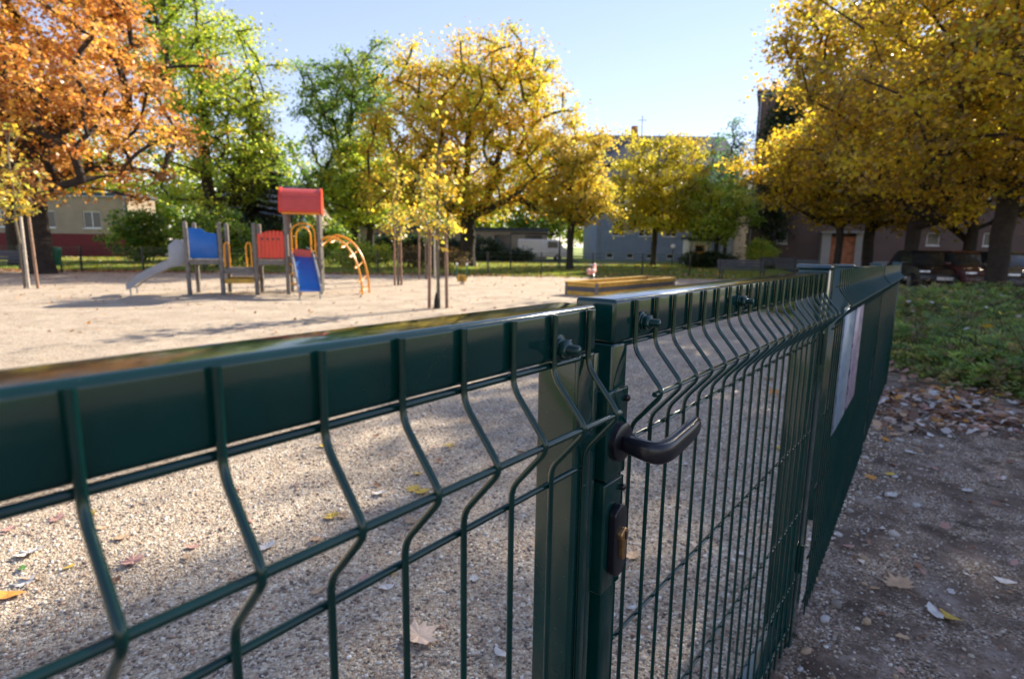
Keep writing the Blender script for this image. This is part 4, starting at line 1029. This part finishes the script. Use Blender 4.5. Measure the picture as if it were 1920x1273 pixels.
# ------------------------------------------------------------------ gravel stones and leaves
def pebbles(name, n, region, rmin, rmax, seed, cols, z0=0.0):
    rng = np.random.default_rng(seed)
    o_ = np.array([[1, 0, 0], [-1, 0, 0], [0, 1, 0], [0, -1, 0], [0, 0, 1], [0, 0, -1]], float)
    # sphere-ish 14-point stone
    o2 = np.array([[a_, b_, c_] for a_ in (-1, 1) for b_ in (-1, 1) for c_ in (-1, 1)], float) / 1.732 * 1.02
    base = np.concatenate([o_, o2])
    fc = []
    for i, (ax, sg) in enumerate([(0, 1), (0, -1), (1, 1), (1, -1), (2, 1), (2, -1)]):
        cs = [j for j in range(8) if o2[j][ax] * sg > 0]; c = o_[i]
        u = np.roll(np.eye(3)[ax], 1); w_ = np.cross(c, u); cs.sort(key=lambda j: math.atan2(o2[j] @ w_, o2[j] @ u))
        for k in range(4): fc.append((i, 6 + cs[k], 6 + cs[(k + 1) % 4]))
    fc = np.array(fc); P = region(rng, n)
    s = rng.uniform(0, 1, (n, 1)) ** 2.2 * (rmax - rmin) + rmin; sc = s * rng.uniform(.55, 1.3, (n, 3)); sc[:, 2] *= .62
    a_ = rng.uniform(0, 2 * PI, n); ca, sa = np.cos(a_), np.sin(a_)
    v = base[None] * (1 + rng.uniform(-.16, .16, (n, 14, 1))) * sc[:, None, :]
    x = v[..., 0] * ca[:, None] - v[..., 1] * sa[:, None]; y = v[..., 0] * sa[:, None] + v[..., 1] * ca[:, None]
    v = np.stack([x + P[:, 0:1], y + P[:, 1:2], v[..., 2] + z0 + sc[:, 2:3] * .35], -1).reshape(-1, 3)
    f = (fc[None] + (np.arange(n) * 14)[:, None, None]).reshape(-1)
    pal = np.array(cols); c = pal[rng.integers(0, len(pal), n)] * rng.uniform(.75, 1.2, (n, 1))
    m, nn, p, o = newmat(name + '_stone'); at_ = nn.nodes.new('ShaderNodeAttribute'); at_.attribute_name = 'col'
    nn.links.new(at_.outputs[0], p.inputs['Base Color']); p.inputs['Roughness'].default_value = .75
    ob = np_mesh(name, v, f, np.full(len(f) // 3, 3), m, None, np.repeat(c, 14, 0), smooth=True)
    return tag(ob, kind='stuff')
STC = [(.58, .49, .38), (.72, .63, .51), (.30, .22, .16), (.74, .69, .62), (.15, .12, .10), (.42, .27, .19), (.55, .47, .38), (.22, .17, .14)]
t2 = np.array(TD2[:2]); n2 = np.array(ND2[:2]); a1 = np.array(A1[:2])
def reg_in(rng, n):   # inside the yard, dense near the viewer
    s = rng.uniform(-1.2, 6.0, n); o_ = -(.03 + rng.random(n) ** 1.25 * 4.6); return a1 + s[:, None] * t2 + o_[:, None] * n2
def reg_out(rng, n):
    s = rng.uniform(.2, 6.0, n); o_ = .02 + rng.random(n) ** 1.5 * 3.0; return a1 + s[:, None] * t2 + o_[:, None] * n2
def reg_line(rng, n):
    s = rng.uniform(.4, 4.4, n); o_ = rng.normal(size=n) * .10 + .06; return a1 + s[:, None] * t2 + o_[:, None] * n2
p_ = pebbles('gravel_stones', 66000, reg_in, .0030, .0098, 71, STC); tag(p_, 'loose fine gravel stones spread over the playground surface', 'gravel')
p_ = pebbles('path_stones', 15000, reg_out, .0024, .0085, 72, [tuple(q_ * .80 for q_ in c_) for c_ in STC], -.004); tag(p_, 'small loose stones scattered on the dirt path', 'gravel')
p_ = pebbles('fence_foot_stones', 150, reg_line, .008, .026, 73, [(.40, .36, .32), (.32, .25, .20), (.46, .44, .42), (.20, .17, .14), (.38, .27, .17)], -.004); tag(p_, 'larger round pebbles lying along the foot of the fence', 'stones')

MAPLE = [(0, -.5), (.06, -.34), (.30, -.42), (.22, -.20), (.50, -.14), (.40, .02), (.52, .20), (.28, .18), (.30, .40), (.12, .28), (0, .56), (-.12, .28), (-.30, .40), (-.28, .18), (-.52, .20), (-.40, .02), (-.50, -.14), (-.22, -.20), (-.30, -.42), (-.06, -.34)]
OVAL = [(0, -.5), (.16, -.34), (.26, -.08), (.24, .14), (.13, .36), (0, .52), (-.13, .36), (-.24, .14), (-.26, -.08), (-.16, -.34)]
def leaf_geo(shape, size, curl, rng):
    vs = [(0, 0, size * curl * .1)]
    for x, y in shape:
        j = 1 + rng.uniform(-.08, .08); r2 = x * x + y * y
        vs.append((x * size * j, y * size * j, size * (curl * r2 * 1.3 + rng.uniform(-.02, .05))))
    n = len(shape); return vs, [(0, 1 + k, 1 + (k + 1) % n) for k in range(n)]
LC = dict(pale=(.62, .47, .36), tan=(.50, .33, .20), yellow=(.62, .42, .06), white=(.62, .58, .54), brown=(.26, .13, .07), pink=(.48, .27, .22), green=(.10, .22, .05), orange=(.62, .28, .05))
lmat = {}
for k, c_ in LC.items(): lmat[k] = simple('leaf_' + k, c_, .65, .3, 30, .3, bdist=.002)
lr = random.Random(5)
def fallen(px, py, size, colr, label, shape=MAPLE, curl=.35, z=.006, group=None, pos=None):
    p = pos or gp(px, py, 0); rg = random.Random(int(px * 7 + py))
    vs, fs = leaf_geo(shape, size, curl, rg); m = MB(); m.add(vs, fs)
    if shape is MAPLE: m.tube([(0, -size * .3, .002), (size * .02, -size * .8, size * .06)], size * .012, 4)
    o = m.build('fallen_leaf', lmat[colr], None, smooth=False, loc=(p.x, p.y, z))
    o.rotation_euler = (rg.uniform(-.2, .2), rg.uniform(-.2, .2), rg.uniform(0, 6.28))
    tag(o, label, 'fallen leaf', group or 'single fallen leaves on the ground'); return o
fallen(785, 1195, .15, 'pale', 'large pale beige maple leaf lying in the shade behind the near gate mesh', curl=.3)
fallen(55, 1040, .11, 'white', 'whitish maple leaf on sunlit gravel at the far left')
fallen(42, 1068, .055, 'green', 'small dark green leaf beside the whitish one at the far left', OVAL)
fallen(12, 1120, .12, 'orange', 'bright orange leaf cut by the left edge of the photo', OVAL, .5)
fallen(250, 1055, .10, 'pink', 'pinkish curled leaf on sunlit gravel under the second wire')
fallen(130, 1065, .05, 'yellow', 'small yellow-green leaf right of the dark green one', OVAL)
fallen(165, 968, .08, 'yellow', 'yellow leaf on the gravel just below the rail at the left')
fallen(190, 992, .06, 'tan', 'tan sliver of leaf right below the yellow one at the left', OVAL)
fallen(500, 1028, .085, 'white', 'whitish leaf right at the shade edge, left of the middle wires')
fallen(712, 927, .08, 'white', 'white leaf in the shade between the third and fourth wires')
fallen(792, 925, .10, 'yellow', 'yellow leaf at the shade edge behind the fourth wire')
fallen(770, 978, .085, 'tan', 'olive tan leaf just below the yellow one behind the fourth wire')
fallen(724, 1104, .07, 'white', 'small whitish leaf upper left of the large beige maple leaf', OVAL)
fallen(595, 1110, .06, 'tan', 'brownish leaf near the low horizontal wire', OVAL)
fallen(938, 1228, .07, 'white', 'small white leaf at the lower left of the gate post', OVAL)
fallen(1185, 1045, .10, 'tan', 'greenish tan leaf seen just right of the lock', OVAL)
fallen(1285, 873, .07, 'white', 'white leaf below the black lever handle', OVAL)
fallen(1390, 1041, .06, 'white', 'pale blue-white leaf low behind the gate mesh', OVAL)
fallen(1465, 843, .08, 'yellow', 'yellow leaf behind the dense part of the gate mesh')
fallen(1466, 882, .06, 'yellow', 'smaller yellow leaf under the other yellow one behind the mesh', OVAL)
fallen(1442, 712, .12, 'orange', 'orange-yellow leaf high up behind the gate mesh')
fallen(1184, 1142, .05, 'white', 'tiny white leaf beside the lowest part of the lock stile', OVAL)
fallen(1452, 1147, .06, 'yellow', 'yellow leaf low at the far gate post foot', OVAL)
fallen(1590, 1027, .085, 'pink', 'pink oval leaf on the path touching the fence foot', OVAL)
fallen(1655, 993, .05, 'white', 'small pale leaf right of the pink oval one', OVAL)
fallen(1672, 930, .065, 'white', 'whitish leaf in the middle of the path above the pink oval one')
fallen(1668, 891, .075, 'yellow', 'dull yellow leaf on the path near the fence foot', OVAL)
fallen(1632, 897, .07, 'orange', 'ochre leaf against the fence foot beside the dull yellow one')
fallen(1685, 1098, .12, 'tan', 'tan maple leaf lying in the middle of the dirt path')
fallen(1752, 1152, .09, 'white', 'whitish folded leaf at the bottom middle of the path', OVAL, .5)
fallen(1783, 1162, .10, 'yellow', 'cream-yellow leaf touching the whitish folded one', OVAL, .4)
fallen(1885, 1093, .08, 'white', 'pale leaf at the right edge of the path, lower one', OVAL)
fallen(1814, 922, .065, 'white', 'pale squarish leaf on the right half of the path')
fallen(1880, 899, .06, 'white', 'pale thin leaf at the right edge, upper one', OVAL)
fallen(1745, 818, .075, 'white', 'bluish white leaf in the upper middle of the path', OVAL)
fallen(1780, 820, .06, 'white', 'small white leaf right of the bluish white one', OVAL)
fallen(1707, 850, .08, 'white', 'pale leaf below the leaf drift on the path')
fallen(1678, 817, .10, 'tan', 'pale tan crumpled leaf under the leaf drift')
fallen(1652, 778, .11, 'orange', 'bright orange leaf against the fence below the sign panel')
fallen(1773, 736, .14, 'yellow', 'yellow leaf on the leaf drift next to the shrubs')
fallen(1700, 803, .06, 'yellow', 'small ochre leaf below the drift', OVAL)
small = 'small unremarkable leaves on the sunlit yard'
for k in range(70):
    x = lr.uniform(0, 1000); y = lr.uniform(600, 1100); c_ = lr.choice(['tan', 'brown', 'pink', 'tan', 'white', 'yellow'])
    f_ = fallen(x, y, lr.uniform(.04, .08), c_, 'one of the small dry leaves dotted over the sunlit gravel yard', lr.choice([MAPLE, OVAL]), lr.uniform(.2, .6), group=small)

def litter(name, label, n, region, size, seed, pal, z=.006, zj=.01):
    rng = np.random.default_rng(seed); P = region(rng, n); nr = rng.normal(size=(n, 3)) * .35; nr[:, 2] = 1; nr /= np.linalg.norm(nr, axis=1, keepdims=True)
    d = rng.normal(size=(n, 3)); d -= nr * (d * nr).sum(1, keepdims=True); d /= np.linalg.norm(d, axis=1, keepdims=True); s = np.cross(nr, d)
    L = size * rng.uniform(.5, 1.3, (n, 1)); W_ = L * rng.uniform(.3, .6, (n, 1)); c = np.concatenate([P, z + rng.random((n, 1)) * zj + L * .12], 1); fo = nr * L * rng.uniform(-.05, .25, (n, 1))
    sh = [(-.5, 0, 0), (-.15, .5, 1), (.1, .32, .5), (.22, .5, 1), (.5, .1, .3), (.3, -.3, .7), (.12, -.5, 1), (-.1, -.3, .5), (-.3, -.4, .8)]
    v = np.stack([c + d * L * a_ + s * W_ * b_ * 1.6 + fo * g_ for a_, b_, g_ in sh], 1).reshape(-1, 3)
    v[:, 2] = np.maximum(v[:, 2], z - .004)
    pal = np.array([LC[q_] for q_ in pal]); col = pal[rng.integers(0, len(pal), n)] * rng.uniform(.7, 1.2, (n, 1)); k = len(sh)
    o = np_mesh(name, v, np.arange(n * k), np.full(n, k), M_LITTER, None, np.repeat(col, k, 0)); return tag(o, label, 'leaf litter', kind='stuff')
def reg_drift(rng, n):
    a_ = np.array(gp(1640, 735)[:2]); b_ = np.array(gp(1850, 815)[:2]); c_ = np.array(gp(1680, 690)[:2])
    f = rng.random((n, 1)); w_ = rng.normal(size=(n, 1)) * .48
    L = b_ - a_; pn = np.array([-L[1], L[0]]) / np.linalg.norm(L); return a_ + L * f + pn * (w_ + .15) + rng.normal(size=(n, 2)) * .08
litter('leaf_drift', 'drift of dry pale and red-brown leaves between fence end and shrubs', 700, reg_drift, .085, 81, ['pale', 'white', 'brown', 'pink', 'brown', 'tan', 'white', 'orange', 'brown'], 0, .03)
def reg_foot(rng, n):
    y = rng.uniform(5.3, 8.5, n); return np.stack([4.55 + (y - 5.3) * .05 + rng.normal(size=n) * .28, y], 1)
litter('shrub_foot_leaves', 'dry leaves caught along the foot of the green shrubs', 420, reg_foot, .08, 87, ['brown', 'tan', 'pale', 'brown', 'pink', 'orange'], 0, .05)
def reg_bed(rng, n): return np.stack([rng.uniform(4.8, 12.5, n), rng.uniform(5.4, 14, n)], 1)
litter('caught_leaves', 'pale and yellow leaves caught on top of the green shrubs', 260, reg_bed, .09, 88, ['white', 'yellow', 'pale', 'orange'], .45, .30)
def reg_yard(rng, n):
    return np.stack([rng.uniform(-26, 10, n), rng.uniform(8, 25.5, n)], 1)
litter('yard_leaves', 'thin scatter of small leaves over the far part of the gravel yard', 2600, reg_yard, .07, 82, ['tan', 'brown', 'pink', 'orange', 'pale'])
def reg_grass(rng, n): return np.stack([rng.uniform(-40, 14, n), rng.uniform(24.5, 48, n)], 1)
litter('lawn_leaves', 'fallen yellow and brown leaves on the far lawn', 14000, reg_grass, .14, 83, ['tan', 'brown', 'yellow', 'orange', 'yellow'], -.02, .05)
def reg_edge(rng, n):
    x = rng.uniform(-30, 10, n); y = np.interp(x, [-33, -19, -9, 1, 10], [23.2, 24.0, 25.0, 26.0, 28.0]) + rng.normal(size=n) * .35; return np.stack([x, y], 1)
litter('edge_leaves', 'leaves gathered along the foot of the far wire fence', 3500, reg_edge, .12, 84, ['tan', 'brown', 'brown', 'orange', 'pink'], 0, .05)
def reg_path(rng, n):
    s = rng.uniform(.3, 7, n); o_ = .05 + rng.random(n) * 3.5; return a1 + s[:, None] * t2 + o_[:, None] * n2
litter('path_leaves', 'small leaf scraps trodden into the dirt path', 900, reg_path, .038, 85, ['brown', 'tan', 'white', 'brown', 'pink'], -.002, .004)
def reg_car(rng, n): return np.stack([rng.uniform(8, 20, n), rng.uniform(13, 21, n)], 1)
litter('verge_leaves', 'fallen leaves on the ground under the golden trees', 2500, reg_car, .09, 86, ['brown', 'tan', 'yellow', 'pink', 'brown'], 0, .02)

# grass tufts: far lawn
def tufts(name, label, n, region, h, seed):
    rng = np.random.default_rng(seed); P = region(rng, n); a_ = rng.uniform(0, 2 * PI, n); hh = h * rng.uniform(.5, 1.3, n); wv = .012 + .012 * rng.random(n)
    lean = rng.normal(size=(n, 2)) * .35 * hh[:, None]
    b0_ = np.stack([P[:, 0] - np.cos(a_) * wv, P[:, 1] - np.sin(a_) * wv, np.full(n, -.03)], 1); b1_ = np.stack([P[:, 0] + np.cos(a_) * wv, P[:, 1] + np.sin(a_) * wv, np.full(n, -.03)], 1)
    tp = np.stack([P[:, 0] + lean[:, 0], P[:, 1] + lean[:, 1], hh - .03], 1)
    v = np.stack([b0_, b1_, tp], 1).reshape(-1, 3); pal = np.array([(.20, .32, .04), (.30, .42, .05), (.40, .44, .07), (.14, .22, .03)])
    col = np.repeat(pal[rng.integers(0, 4, n)] * rng.uniform(.7, 1.3, (n, 1)), 3, 0)
    o = np_mesh(name, v, np.arange(n * 3), np.full(n, 3), M_LEAF, None, col); return tag(o, label, 'grass', kind='stuff')
def reg_lawn(rng, n):
    y = 25.6 + rng.random(n) ** 1.5 * 20; return np.stack([rng.uniform(-1, .42, n) * y * 1.05, y], 1)
tufts('lawn_grass', 'short lawn grass between the far fence and the buildings', 110000, reg_lawn, .11, 91)
